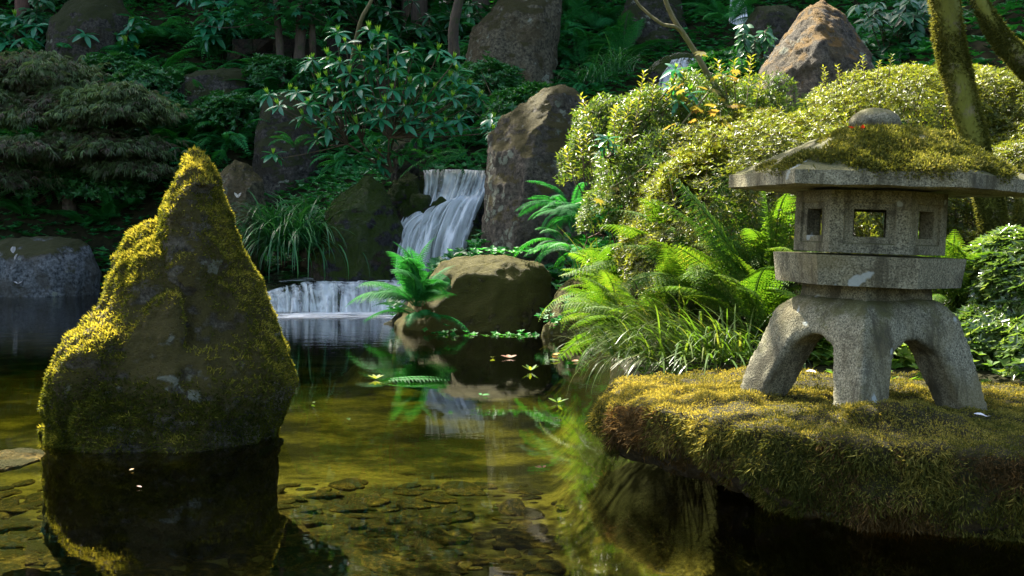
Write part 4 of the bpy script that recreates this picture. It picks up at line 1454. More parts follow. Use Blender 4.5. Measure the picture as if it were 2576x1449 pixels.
# taller loose azalea with shoots, left of the mounds
shrub('azalea', [px_ball(1650, 350, 11.5, 110, 100, .8), px_ball(1790, 310, 11.6, 120, 110, .8), px_ball(1620, 480, 11.2, 110, 110, .7), px_ball(1500, 420, 13.0, 90, 80, .5), px_ball(1720, 430, 10.8, 140, 110, .6), px_ball(1900, 290, 12, 90, 80, .5), px_ball(1560, 540, 12.0, 90, 90, .5), px_ball(1540, 330, 12.5, 80, 70, .5)], 14000, .056, .016, 'azalea_green',
      'loose leggy azalea with upright shoots between the wedge shaped boulder and the clipped mounds', 'azalea', 'sunlit azaleas on the right bank', 5, (.45, .18), spread=.8, seed=44, rough=.5, sprig=.06, n_twigs=60)


def sprig_plant(name, bases, label, mat, h, L, W, cat, n_leaf=16, group=None, lean=.4):
    root = empty(name, bases[0], label, cat, group)
    sp, st = Soup(), Soup()
    for b in bases:
        d = np.array([random.uniform(-lean, lean), random.uniform(-lean, lean), 1.0])
        hh = h * random.uniform(.7, 1.2)
        k = n_leaf
        t = np.linspace(.25, 1, k)
        P = np.array(tuple(b)) + d * (t * hh)[:, None]
        an = np.arange(k) * 2.4 + random.random() * 6
        D = np.stack([np.cos(an), np.sin(an), .45 + .5 * t], 1)
        sp.leaves(P, D, np.tile(d, (k, 1)), L * (1.1 - .35 * t), W, np.clip(RNG.normal(.4 + .3 * t, .15), 0, 1), .15, .15)
        st.tube([tuple(b), tuple(np.array(tuple(b)) + d * hh)], [.006, .002], 4, .5)
    sp.build('leaf', M[mat], root, bases[0])['kind'] = 'stuff'
    st.build('stem', M['stem'], root, bases[0])['kind'] = 'stuff'
    return root


sprig_plant('azalea_shoot', [at(px, py, 10.8) for px, py in ((1560, 330), (1545, 345), (1600, 300), (1640, 290), (1660, 310), (1720, 260), (1850, 260), (1880, 250), (1900, 270), (1830, 240), (1500, 360), (1470, 420), (1450, 470), (1490, 440), (1530, 400), (1580, 380))],
            'upright leafy azalea shoots sticking up above the loose azalea', 'azalea', .4, .085, .026, 'azalea shoots', 22)
sprig_plant('azalea_shoot', [at(px + random.uniform(-12, 12), py + random.uniform(-8, 8), Y) for px, py, Y in [(1650 + 32 * k, 395 - 10 * math.sin(k * .25) - (k * 5 if k < 12 else 60), 10.4) for k in range(16)] + [(1600 + 14 * k, 600 + 20 * k, 9.6) for k in range(9)] + [(2060 + 30 * k, 225 - 22 * math.sin(k * .22), 11.2) for k in range(16)]],
            'short leafy shoots sprouting over the clipped azalea mounds', 'azalea', .2, .055, .016, 'azalea shoots', 16, 'azalea shoots')
# bush with pale shining leaves right of the lantern
shrub('glossy_shrub', [px_ball(2545, 760, 7.6, 130, 180, .6), px_ball(2470, 880, 7.4, 120, 120, .5), px_ball(2600, 950, 7.0, 120, 160, .5)], 4600, .075, .026, 'azalea_blue',
      'shrub of shiny leaves glinting white right of the lantern legs', 'shrub', None, 6, (.5, .2), spread=1.0, seed=51, rough=.25, n_twigs=30)
shrub('glossy_shrub', [px_ball(2210, 905, 7.5, 120, 70, .3), px_ball(2330, 900, 7.5, 100, 70, .3)], 700, .10, .045, 'fern_sun',
      'low broad leaved plants seen between the legs of the lantern', 'shrub', None, 5, (.5, .2), spread=1.1, seed=52, rough=.3, n_twigs=10)
shrub('glossy_shrub', [px_ball(2075, 890, 7.6, 60, 60, .3)], 260, .15, .06, 'fern_sun',
      'broad leaved green plant seen under the left arch of the lantern', 'shrub', None, 6, (.4, .2), spread=1.1, seed=53, rough=.3, n_twigs=6)

# --- dark azaleas and other shrubs on the shaded slope

def dpx(px, py, Y, rx, rz, ry):
    Ya = SY(px, py + rz * .8, Y)
    return px_ball(px, py, Ya, rx, rz, ry * Ya / Y)


for i, (label, balls, n) in enumerate([
    ('dark small leaved azalea below the large upper left boulder', [dpx(380, 240, 28.5, 110, 70, 1.2), dpx(300, 200, 29, 90, 60, 1.2)], 3600),
    ('dark small leaved azalea right of the laceleaf maple', [dpx(360, 335, 27.5, 90, 70, .9), dpx(420, 300, 27.5, 70, 50, .9)], 2200),
    ('dark azalea filling the slope right of the rhododendron', [dpx(1230, 260, 22.5, 110, 100, 1.0), dpx(1320, 300, 22.0, 100, 80, 1.0), dpx(1200, 180, 23.5, 70, 60, .9)], 4200),
    ('small shaded azalea at the foot of the standing stone left side', [dpx(1880, 240, 16, 90, 70, .8), dpx(1820, 200, 17, 80, 60, .7)], 2200),
    ('dim azalea on the slope beneath the slender trunks', [dpx(600, 300, 25.5, 110, 60, .9), dpx(700, 200, 26.5, 90, 50, .9)], 2600),
    ('dim azalea along the bank under the laceleaf maple', [dpx(90, 470, 27.5, 130, 60, 1.0), dpx(260, 480, 27.0, 120, 50, .9)], 2800),
]):
    shrub('azalea', balls, n, .13, .05, 'azalea_dark', label, 'azalea', 'shaded azaleas on the slope', 5, (.5, .18), seed=60 + i, n_twigs=24, rough=.3)

# --- rhododendron: whorls of long leaves round pale new shoots
def rleaf(mat, s):
    sp = Soup()
    sp.leaves([[0, 0, 0]], [[1, 0, 0]], [[0, 0, 1]], 1.0, .33, .3 + .2 * s, .16, .25, True)
    return sp.mesh('leaf', mat)


RL = {k: [rleaf(M[k], s) for s in range(3)] for k in ('rhodo', 'camellia')}


def shoot_mesh():
    sp = Soup()
    a = np.arange(7) * .9
    D = np.stack([np.cos(a) * .45, np.sin(a) * .45, np.ones(7)], 1)
    sp.leaves(np.zeros((7, 3)), D, np.stack([-np.cos(a), -np.sin(a), np.ones(7) * .5], 1), .16, .045, RNG.random(7), .2, -.1)
    return sp.mesh('new_shoot', M['shoot'])


SHOOT = shoot_mesh()


def rhododendron(base, whorls, L, label, n_parts=300, shoots=1.0, name='rhododendron', mat='rhodo', per=9, group=None, cat='rhododendron'):
    root = empty(name, base, label, cat, group)
    b0 = Vector(base)
    sp = Soup()
    made = 0
    for w in whorls:
        w = Vector(w)
        ax = (Vector((random.uniform(-.3, .3), random.uniform(-.55, .0), 1)) + (w - b0).normalized() * .25).normalized()
        q = ax.to_track_quat('Z', 'Y')
        for i in range(per):
            an = 2 * math.pi * (i + random.uniform(-.3, .3)) / per
            el = random.uniform(-.65, .12) if i % 3 else random.uniform(.1, .5)
            l = L * random.uniform(.75, 1.15)
            m = q.to_matrix() @ Matrix.Rotation(an, 3, 'Z') @ Matrix.Rotation(-el, 3, 'Y') @ Matrix.Rotation(random.uniform(-.4, .4), 3, 'X')
            if made < n_parts:
                o = link('leaf', random.choice(RL[mat]), root, w - b0, m.to_euler(), l)
                made += 1
            else:
                d, nn = m @ Vector((1, 0, 0)), m @ Vector((0, 0, 1))
                sp.leaves([w], [d], [nn], l, l * .33, random.uniform(.2, .8), .16, .25, True)
        if random.random() < shoots:
            link('shoot', SHOOT, root, w - b0, q.to_euler(), L * random.uniform(2.6, 4.2))
    if sp.v: sp.build('foliage', M[mat], root, base)['kind'] = 'stuff'
    st = Soup()
    for w in whorls:
        w = Vector(w)
        hubs = [b0.lerp(Vector(q), .5) for q in whorls[::max(1, len(whorls) // 6)]]
        hub = min(hubs, key=lambda h: (h - w).length)
        st.tube(spline([hub, hub.lerp(w, .5) + Vector((0, .06, -.06)), w - Vector((0, 0, .08)), w], 6), list(np.linspace(.014, .007, 6)), 4, random.random())
    for h in hubs:
        st.tube(spline([b0, b0.lerp(h, .5) + Vector((random.uniform(-.1, .1), .1, -.05)), h], 8), list(np.linspace(.035, .016, 8)), 5, random.random())
    st.build('branch', M['stem'], root, base)
    return root


WZ = [(735, 250), (975, 230), (1040, 265), (1115, 305), (905, 400), (670, 430), (940, 460), (1020, 500), (1280, 430), (1310, 375), (1490, 390), (1610, 445), (660, 475), (545, 450), (1090, 560), (660, 585), (610, 620), (885, 665), (680, 710), (920, 720), (430, 700),
      (295, 800), (510, 790), (690, 855), (650, 970), (885, 940), (1250, 800), (1290, 640), (1320, 890), (1580, 590), (1560, 660), (1735, 640), (1720, 680), (1650, 910), (1690, 840), (1600, 740), (1470, 680), (1540, 930), (1240, 940), (760, 640), (1100, 780),
      (960, 850), (560, 700), (780, 760), (1400, 780), (1450, 960), (1150, 680), (1800, 740), (1890, 970), (1910, 910), (1000, 380), (800, 330), (1180, 420), (830, 560), (480, 880), (1380, 560), (1060, 900), (1180, 520), (760, 480), (1640, 540)]
wh = []
for zx, zy in WZ:
    px, py = 604 + zx / 3, zy / 3
    r = math.hypot((px - 960) / 280, (py - 240) / 170)
    wh.append(at(px, py, 20.3 + .5 * r + random.uniform(-.25, .35)))
wh += [at(960 + random.gauss(0, 150), 270 + random.gauss(0, 75), 21.2) for _ in range(34)]
wh.sort(key=lambda p: p.y)
rhododendron(at(985, 430, 21.2), wh, .30, 'large rhododendron with pale green new shoots above the waterfall', 300)


def whorl_cloud(px, py, Y, rx, ry, n, dy=.6):
    return [at(px + random.uniform(-rx, rx), py + random.uniform(-ry, ry), Y + random.uniform(-dy, dy)) for _ in range(n)]


def bg_rhodo(px, py, Y, cx, cy, rx, ry, n):
    Ya = SY(px, py, Y)
    return at(px, py, Ya), whorl_cloud(cx, cy, Ya - .4, rx, ry, n)


rhododendron(*bg_rhodo(275, 180, 30, 275, 95, 70, 55, 15), .46, 'young rhododendron in front of the large upper left boulder', 100, .4)
rhododendron(*bg_rhodo(30, 150, 31, 25, 85, 70, 55, 14), .5, 'dark rhododendron at the top left corner', 90, .1)
rhododendron(*bg_rhodo(530, 130, 30, 540, 40, 60, 70, 20), .48, 'dark rhododendron left of the vine maple leaves at the top', 120, .2)
rhododendron(*bg_rhodo(1000, 130, 26.5, 985, 40, 170, 75, 46), .46, 'dark glossy rhododendron along the top centre behind the pale shoots', 200, .1, mat='camellia')
rhododendron(*bg_rhodo(1215, 140, 25, 1215, 45, 60, 60, 16), .38, 'dark glossy rhododendron leaning over the tall tan boulder', 120, .0, mat='camellia')
rhododendron(at(1250, 420, 18.8), [at(1262, 305, 18.2), at(1240, 330, 18.4), at(1235, 300, 18.6), at(1250, 345, 18.3)], .22, 'small rhododendron sprig against the left side of the wedge shaped boulder', 60, .8)
rhododendron(at(1560, 400, 11), [at(1530, 350, 10.6), at(1520, 372, 10.6), at(1700, 175, 10.9), at(1690, 215, 10.9), at(1735, 235, 10.9), at(1705, 255, 10.8)], .16, 'sunny sprigs of long pointed leaves rising from the loose azalea', 60, 1.0, mat='rhodo', per=8, name='leafy_sprig', cat='shrub')


# --- camellia like bushes of glossy leaves on drooping stems
def broadleaf(base, stems, L, label, n_parts=250, mat='camellia', name='camellia', cat='camellia', group=None, k=11):
    root = empty(name, base, label, cat, group)
    b0 = Vector(base)
    st, sp = Soup(), Soup()
    made = 0
    for tip in stems:
        tip = Vector(tip)
        top = b0.lerp(tip, .7) + Vector((0, 0, .35))
        path = spline([b0, top, tip], 24)
        st.tube(path[::3], list(np.linspace(.012, .004, 8)), 4, .5)
        for i in range(k):
            p = Vector(path[int(8 + 15 * i / k)])
            d = (Vector(path[min(23, int(9 + 15 * i / k))]) - Vector(path[int(7 + 15 * i / k)])).normalized()
            side = d.cross(Vector((0, 0, 1))).normalized() * (1 if i % 2 else -1)
            ld = (side + d * .5 + Vector((random.uniform(-.3, .3), random.uniform(-.5, .1), -.45 + random.uniform(-.3, .3)))).normalized()
            nn = (Vector((0, -.5, 1)) + Vector((random.uniform(-.4, .4),) * 3)).normalized()
            s = ld.cross(nn).normalized()
            nn = s.cross(ld)
            l = L * random.uniform(.7, 1.2)
            if made < n_parts:
                m = Matrix((ld, -s, nn)).transposed()
                link('leaf', random.choice(RL[mat]), root, p - b0, m.to_euler(), (l, l * 1.35, l))
                made += 1
            else:
                sp.leaves([p], [ld], [nn], l, l * .42, random.random(), .16, .25, True)
    st.build('stem', M['stem'], root, base)['kind'] = 'stuff'
    if sp.v: sp.build('foliage', M[mat], root, base)['kind'] = 'stuff'
    return root


broadleaf(at(2250, 230, 19.5), [at(2110 + random.uniform(0, 260), random.uniform(0, 190), 18.8 + random.uniform(-.5, .5)) for _ in range(44)], .22, 'glossy camellia bush shining between the standing stone and the mossy trunk', 290)
broadleaf(at(1895, 290, 15.6), [at(1850 + random.uniform(0, 100), 75 + random.uniform(0, 180), 15.3 + random.uniform(-.3, .3)) for _ in range(18)], .15, 'glossy camellia twigs on the left flank of the standing stone', 190)
broadleaf(at(85, 130, SY(85, 130, 33)), [at(random.uniform(60, 130), random.uniform(-10, 120), SY(85, 130, 33) - .3 + random.uniform(-.5, .5)) for _ in range(16)], .34, 'dark camellia in the shadow left of the large upper left boulder', 120)

# --- dark conifer boughs behind the mossy trunk
for j, (cx, cy, lab) in enumerate(((2460, 40, 'dark feathery conifer boughs between the two mossy trunks'), (2560, 130, 'dark feathery conifer boughs at the upper right edge'))):
    base = at(cx, 260, 19.5)
    root = empty('conifer', base, lab, 'conifer')
    sp, st = Soup(), Soup()
    for k in range(40):
        p0 = np.array(tuple(at(cx + random.uniform(-110, 110), cy + random.uniform(-90, 100), 19 + random.uniform(-.6, .6))))
        d = unit(np.array([random.choice((-1, 1)) * random.uniform(.5, 1), random.uniform(-.8, .1), -.25]))
        path = p0 + d * np.linspace(0, .8, 20)[:, None] + np.array([0, 0, -.15]) * (np.linspace(0, 1, 20) ** 2)[:, None]
        st.tube(path[::6], [.01, .008, .006, .003], 4, .5)
        for s in (-1, 1):
            sd = unit(np.cross(d, [0, 0, 1.0])) * s
            sp.leaves(path, np.tile(sd + d * .7, (20, 1)), np.tile([0, 0, 1.0], (20, 1)), np.linspace(.22, .05, 20), .022, RNG.random(20) * .6, .05, .2)
    st.tube([tuple(base), tuple(at(cx, -80, 19.5))], [.08, .05], 6, .4)
    sp.build('needle', M['azalea_dark'], root, base)['kind'] = 'stuff'
    st.build('branch', M['stem'], root, base)

# --- grasses
def grass(base, n, L, W, mat, label, az=(0, 360), e=(60, 88), droop=1.5, spread=.12, group=None):
    az_ = np.radians(RNG.uniform(az[0], az[1], n))
    el = np.radians(RNG.uniform(e[0], e[1], n))
    ln = L * RNG.uniform(.55, 1.1, n)
    k = 9
    t = np.linspace(0, 1, k)
    hd = np.stack([np.cos(az_), np.sin(az_), np.zeros(n)], 1)
    th = el[:, None] - droop * RNG.uniform(.6, 1.25, n)[:, None] * t[None]
    x = np.cumsum(np.cos(th), 1) / k * ln[:, None]
    z = np.cumsum(np.sin(th), 1) / k * ln[:, None]
    p0 = np.stack([RNG.normal(0, spread, n), RNG.normal(0, spread, n), np.zeros(n)], 1)
    path = p0[:, None, :] + hd[:, None, :] * x[:, :, None] + np.array([0, 0, 1.0]) * z[:, :, None]
    sp = Soup()
    sp.strips(path, W * RNG.uniform(.7, 1.3, n), np.clip(RNG.normal(.5, .22, n), 0, 1))
    me = sp.mesh('grass_clump', M[mat])
    o = link('grass_clump', me, None, base)
    return tag(o, label, 'grass', group)


grass(at(735, 640, 20.2), 420, 1.75, .03, 'grass_dark', 'large dark fountain of grass between the pointed rock and the waterfall', droop=2.2, spread=.22, e=(45, 88))
grass(at(700, 600, 20.6), 200, 1.5, .028, 'grass_dark', 'smaller dark grass tuft growing behind the large grass fountain', droop=2.0, spread=.25, e=(50, 88))
grass(at(1550, 190, 23.5), 120, 1.1, .02, 'grass_dark', 'wispy grass tuft on the slope below the bare branch', droop=1.9)
grass(at(1500, 215, 22.5), 90, 1.0, .02, 'grass_dark', 'wispy grass tuft behind the wedge shaped boulder', droop=2.0)
g = 'sunlit grass tufts on the bank behind the slab'
for i, (px, py, Y, n, L, az, lab) in enumerate([
    (1640, 915, 7.6, 130, .62, (110, 260), 'arching sunny grass nearest the water at the slab tip'), (1740, 915, 7.5, 150, .66, (100, 270), 'arching sunny grass behind the left part of the slab'),
    (1840, 915, 7.4, 150, .62, (60, 280), 'bright grass tuft beside the left leg of the lantern'), (1930, 905, 7.5, 90, .55, (0, 360), 'grass tuft behind the left leg of the lantern'),
    (1700, 850, 8.2, 120, .6, (120, 280), 'sunny grass between the ferns above the slab'), (1560, 880, 8.6, 70, .5, (140, 230), 'white gleaming grass blades bending into the pond')]):
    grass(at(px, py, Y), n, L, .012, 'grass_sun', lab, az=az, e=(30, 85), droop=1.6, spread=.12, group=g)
grass(at(350, 720, 24.6), 40, 1.0, .02, 'grass_dark', 'few thin grass blades at the right end of the shore rock', droop=1.8)

# --- ferns, placed one by one
FERNS = [
    (1050, 770, 15.2, 1.08, 26, 'deep', 'lady', 'lush fern arching in front of the waterfall beside the broad brown boulder', (60, 360), (-12, 30)),
    (1065, 800, 15.0, .85, 9, 'deep', 'lady', 'low fern hanging to the water at the left foot of the broad brown boulder', (150, 330), (-45, -15)),
    (1440, 545, 16.0, 1.0, 30, 'deep', 'sword', 'drooping sword fern on the right shoulder of the wedge shaped boulder', (120, 420), (-25, 10)),
    (1500, 560, 15.2, .9, 24, 'deep', 'lady', 'dense fern below the loose azalea beside the wedge shaped boulder', (120, 420), (-30, 10)),
    (1460, 640, 15.0, .8, 20, 'fern', 'sword', 'hanging fern mass over the gap between broad boulder and small wedge boulder', (120, 420), (-40, 0)),
    (1420, 610, 15.7, .85, 14, 'fern', 'sword', 'hanging fern below the shaded sword fern above the small boulder', (150, 390), (-40, -5)),
    (1470, 220, 23, 1.15, 26, 'deep', 'hang', 'wide maidenhair fern spreading left of the bare branch', (120, 420), (-20, 35)),
    (1420, 150, 24, 1.0, 16, 'deep', 'hang', 'maidenhair fern on the slope right of the tall tan boulder', (120, 420), (-10, 35)),
    (1500, 80, 25.5, 1.1, 12, 'deep', 'lady', 'feathery fern at the top centre right of the tall tan boulder', None, (0, 20)),
    (1470, 30, 27, 1.2, 12, 'deep', 'lady', 'feathery fern against the very top edge above the maidenhair', None, (0, 20)),
    (1830, 60, 21, 1.1, 14, 'deep', 'lady', 'pale fern hanging beside the small spout at the top right', (120, 420), (-20, 15)),
    (1760, 20, 22.5, 1.0, 10, 'deep', 'lady', 'fern crown at the top edge left of the spout', (120, 420), (-10, 15)),
    (415, 190, 28, 1.1, 18, 'fern', 'hang', 'bright maidenhair fern above the laceleaf maple', (120, 420), (-10, 30)),
    (380, 230, 27.5, .9, 10, 'fern', 'hang', 'small bright maidenhair fern hanging beside the laceleaf maple', (120, 420), (-30, 10)),
    (555, 150, 27.5, 1.5, 9, 'deep', 'upright', 'tall upright fern left of the slender trunks', None, (-20, 0)),
    (500, 340, 25, 1.3, 20, 'fern', 'sword', 'big sword fern below the boulder with the square lichen patch', (120, 420), (-15, 15)),
    (570, 350, 24.5, 1.3, 18, 'fern', 'hang', 'broad fern thicket left of the dark upright boulder', (120, 420), (-20, 25)),
    (470, 390, 24.8, 1.1, 14, 'fern', 'lady', 'fern reaching behind the tip of the pointed rock', (120, 420), (-5, 20)),
    (590, 270, 25.8, 1.0, 14, 'deep', 'hang', 'dark fern under the lichen boulder on the left slope', (120, 420), (-10, 20)),
    (650, 190, 27, 1.1, 16, 'deep', 'hang', 'maidenhair fern among the slender trunks', (120, 420), (-10, 30)),
    (590, 100, 28.6, 1.1, 12, 'deep', 'lady', 'fern in front of the retaining wall under the vine maple', None, (0, 25)),
    (220, 570, 25.8, 1.0, 12, 'fern', 'lady', 'light green fern right of the maple trunk', (120, 420), (-10, 20)),
    (270, 560, 25.6, 1.15, 14, 'fern', 'lady', 'large light green fern between maple trunk and pointed rock', (120, 420), (-10, 15)),
    (60, 545, 26.3, .9, 10, 'fern', 'lady', 'fern growing above the left end of the shore rock', (120, 420), (-10, 20)),
    (300, 660, 25.0, .9, 10, 'fern', 'sword', 'fern hanging over the right end of the shore rock', (150, 390), (-35, 0)),
    (345, 520, 25.8, 1.0, 10, 'fern', 'lady', 'fern left of the pointed rock shoulder under the maple', (120, 420), (-10, 20)),
    (740, 370, 21.3, .6, 9, 'fern', 'sword', 'small fern at the foot of the dark upright boulder', (120, 420), (-15, 15)),
    (1010, 400, 21.2, .9, 14, 'fern', 'hang', 'fern under the rhododendron above the waterfall', (150, 390), (-15, 20)),
    (880, 410, 21.0, 1.0, 16, 'deep', 'hang', 'dark fern below the rhododendron above the wet boulder', (150, 390), (-15, 20)),
    (1090, 395, 21.6, .9, 12, 'fern', 'hang', 'fern at the lip of the waterfall', (150, 390), (-20, 20)),
    (1180, 395, 21.4, .9, 12, 'deep', 'hang', 'fern at the right of the waterfall lip beside the wedge shaped boulder', (150, 390), (-20, 20)),
    (800, 310, 22.5, .9, 10, 'deep', 'hang', 'dark fern between the rhododendron and the dark upright boulder', (150, 390), (-20, 20)),
    # sunlit bank
    (1940, 800, 8.3, .95, 6, 'sun', 'upright', 'tall upright fern with bright fronds left of the lantern', (60, 220), (-14, 4)),
    (1960, 730, 8.5, .75, 5, 'sun', 'lady', 'fern reaching toward the platform of the lantern', (120, 300), (-5, 25)),
    (1790, 770, 8.7, .72, 13, 'sun', 'lady', 'bright fern in the middle of the bank left of the lantern', (100, 400), (-5, 30)),
    (1890, 830, 8.0, .66, 12, 'sun', 'lady', 'bright fern just left of the lantern legs', (100, 400), (-5, 30)),
    (1640, 740, 10.6, .80, 14, 'sun', 'lady', 'sunny fern at the upper left of the fern bank', (100, 400), (-10, 25)),
    (1560, 830, 9.9, .62, 14, 'sun', 'lady', 'yellow tinged fern at the left edge of the sunny bank', (120, 330), (-15, 20)),
    (1620, 860, 9.2, .66, 14, 'sun', 'lady', 'sunny fern low over the water at the bank corner', (120, 400), (-15, 20)),
    (1700, 840, 8.7, .62, 14, 'sun', 'lady', 'sunny fern above the grass behind the slab', (100, 400), (-10, 25)),
    (1540, 760, 10.9, .6, 10, 'sun', 'sword', 'narrow yellow fern leaning out from the sunny bank toward the small boulder', (140, 300), (-15, 15)),
    (1720, 700, 9.6, .7, 10, 'sun', 'lady', 'fern with bleached fronds below the clipped azalea mound', (120, 330), (-5, 25)),
    (2470, 720, 7.9, .55, 10, 'sun', 'lady', 'fern between the lantern platform and the shiny leaved shrub', (120, 330), (0, 35)),
    (2380, 760, 7.8, .5, 8, 'sun', 'lady', 'fern behind the right shoulder of the lantern legs', (120, 330), (0, 35)),
]
for px, py, Y, L, n, key, kind, label, az, pit in FERNS:
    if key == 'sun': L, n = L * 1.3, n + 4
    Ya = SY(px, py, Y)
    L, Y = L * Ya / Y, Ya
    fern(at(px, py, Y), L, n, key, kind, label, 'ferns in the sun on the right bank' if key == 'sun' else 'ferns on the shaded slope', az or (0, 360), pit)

for gx in range(17):
    for gy in range(6):
        px, py = 20 + gx * 98 + random.uniform(-40, 40), 95 + gy * 72 + random.uniform(-30, 30)
        if py > 400 and px > 600 or py < 60 or px > 1240 and py > 200: continue
        p = on_ground(px, py)
        fern(p, .052 * p.y * random.uniform(.8, 1.25), 11, random.choice(('fern', 'deep')), random.choice(('lady', 'sword', 'hang')), 'fern among the many ferns carpeting the shaded slope', 'ferns carpeting the shaded slope', (120, 420), (-15, 25))

# --- laceleaf maple on the left
def laceleaf():
    Y = 25.8
    base = on_ground(176, 535)
    Y = base.y
    root = empty('laceleaf_maple', base, 'weeping laceleaf maple with purple green leaves on the left bank', 'maple tree')
    tr = Soup()
    tr.tube(spline([base, at(172, 480, Y), at(168, 430, Y), at(150, 370, Y + .1), at(120, 300, Y + .2)], 14), list(np.linspace(.17, .10, 14)), 8, .5, .12)
    tr.build('trunk', M['trunk'], root, base)
    for pts in ([(168, 430), (200, 330), (300, 290), (360, 320), (390, 360)], [(150, 370), (80, 300), (20, 310), (-40, 350)], [(130, 320), (200, 230), (260, 200)], [(120, 300), (60, 200), (0, 170)], [(168, 440), (110, 400), (60, 420)], [(165, 440), (240, 400), (330, 380)]):
        br = Soup()
        br.tube(spline([at(a, b, Y - .1 - .3 * i / len(pts)) for i, (a, b) in enumerate(pts)], 16), list(np.linspace(.06, .012, 16)), 5, .5)
        br.build('branch', M['stem'], root, base)
    skirts = []
    for k in range(95):
        u, v = random.random(), random.random()
        if k < 66:                                                       # upper dome
            cx = -60 + 440 * u
            topy = 115 + 0.0011 * max(0, cx - 40) ** 2 + .00035 * max(0, 40 - cx) ** 2
            cy = topy + 20 + (300 - topy) * v * .95
        elif k < 84: cx, cy = 210 + 190 * u, 335 + 105 * v               # lower right tier
        else: cx, cy = -40 + 170 * u, 370 + 90 * v
        skirts.append((cx, cy, random.uniform(38, 75), random.uniform(16, 32)))
    sp = Soup()
    for (cx, cy, rx, ry) in skirts:
        c = np.array(tuple(at(cx, cy, Y)))
        R = np.array([rx, rx * .7, ry]) * m_per_px(Y)
        c[1] += random.uniform(-.9, .5) - .5 * (cy - 115) / 200
        n = int(rx * ry / 8)
        d = rand_dirs(n)
        d[:, 2] = np.abs(d[:, 2]) * 1.1 - .25
        d[:, 1] = -np.abs(d[:, 1]) * .9 + .15
        P = c + d * R * (1 + .32 * RNG.normal(size=(n, 1)))
        P[:, 2] -= 0.10 * np.abs(fbm(P, 1.6, 2, 7)) * 3
        tb = np.clip(.5 + .5 * fbm(P, 1.1, 3, 13) + .2 * RNG.normal(size=n), 0, 1)
        hang = unit(d * np.array([1, 1, 0]) + np.array([0, -.25, -.35]) + rand_dirs(n) * .6)
        side = unit(np.cross(hang, [0, 0, 1.0]))
        for k in (0, 2, 3, 4, 6):
            a = (k - 3) * .3
            D = unit(hang * math.cos(a) + side * math.sin(a) + np.array([0, 0, -.12 * abs(k - 3)]))
            sp.leaves(P, D, np.cross(side, hang) + rand_dirs(n) * .3, .25 * (1 - .11 * abs(k - 3)) * RNG.uniform(.7, 1.2, n), .024, np.clip(tb + .1 * RNG.normal(size=n), 0, 1), .1, .3)
    sp.build('crown', M['laceleaf'], root, base)['kind'] = 'stuff'


laceleaf()

# --- vine maples: lobed leaves
def lobed_leaf(mat, seed=0):
    r = np.random.default_rng(seed)
    V, F = [(0, 0, 0)], []
    lobes = 7
    for k in range(lobes):
        a = (k - 3) * .62
        L = 1.0 - .13 * abs(k - 3)
        V.append((math.cos(a) * L, math.sin(a) * L, -.12 * L))
        if k < lobes - 1:
            b = a + .31
            V.append((math.cos(b) * .58 * L, math.sin(b) * .58 * L, 0.02))
    for k in range(1, len(V) - 1): F.append((0, k, k + 1))
    V = np.array(V) + np.array([.15, 0, 0]) * (np.arange(len(V))[:, None] > 0)
    return np_mesh('leaf', V * .6, np.array(F), mat, np.full(len(V), .3 + .2 * seed))


LOB = {k: [lobed_leaf(M[k], s) for s in range(3)] for k in ('maple', 'maple_sun')}


def lobed_tree(name, base, stems, leaves, label, cat, mat, bark, tilt=(-.7, .2), group=None):
    root = empty(name, base, label, cat, group)
    b0 = Vector(base)
    for i, (pts, r0, r1) in enumerate(stems):
        s = Soup()
        s.tube(spline(pts, 18), list(np.linspace(r0, r1, 18)), 7, .5, .08, i)
        s.build('trunk' if i == 0 else 'branch', M[bark], root, base)
    for p, sz in leaves:
        o = link('leaf', random.choice(LOB[mat]), root, Vector(p) - b0, (random.uniform(-.5, .5), random.uniform(*[-x for x in tilt][::-1]), random.uniform(0, 6.28)), sz * random.uniform(.75, 1.2))
    return root


sl = [(1700 + random.uniform(-20, 160), 175 + random.uniform(0, 190)) for _ in range(34)] + [(1600, 455), (1570, 465), (1545, 470), (1520, 480), (1505, 500), (1590, 440), (1640, 420), (1625, 410), (1660, 450), (1690, 440), (1540, 490), (1760, 135), (1770, 130), (1800, 190), (1850, 175), (1680, 405), (1720, 395), (1610, 430)]
lobed_tree('vine_maple', on_ground(1900, 330) if False else at(1880, 310, 11.3), [
    ([at(1880, 310, 11.3), at(1830, 250, 11.2), at(1790, 205, 11.2), at(1768, 165, 11.1), at(1745, 125, 11.1), at(1715, 80, 11.0), at(1685, 30, 11.0), at(1665, -30, 11.0)], .035, .022),
    ([at(1722, 88, 11.02), at(1700, 68, 10.95), at(1665, 60, 10.9), at(1620, 25, 10.9), at(1590, -10, 10.9)], .02, .012),
    ([at(1800, 210, 11.2), at(1760, 260, 10.8), at(1700, 330, 10.6), at(1620, 420, 10.4), at(1540, 470, 10.3)], .012, .004)],
    [(at(px, py, 10.6 + random.uniform(-.25, .2)), .15) for px, py in sl],
    'vine maple with a bare forked branch and sunlit lobed leaves above the azaleas', 'maple tree', 'maple_sun', 'branch_sun')
ly = [(random.uniform(575, 830), random.uniform(-25, 60) + 12 * math.sin(k)) for k in range(150)] + [(random.uniform(800, 880), random.uniform(120, 180)) for k in range(20)]
Ym = SY(740, 222, 25)
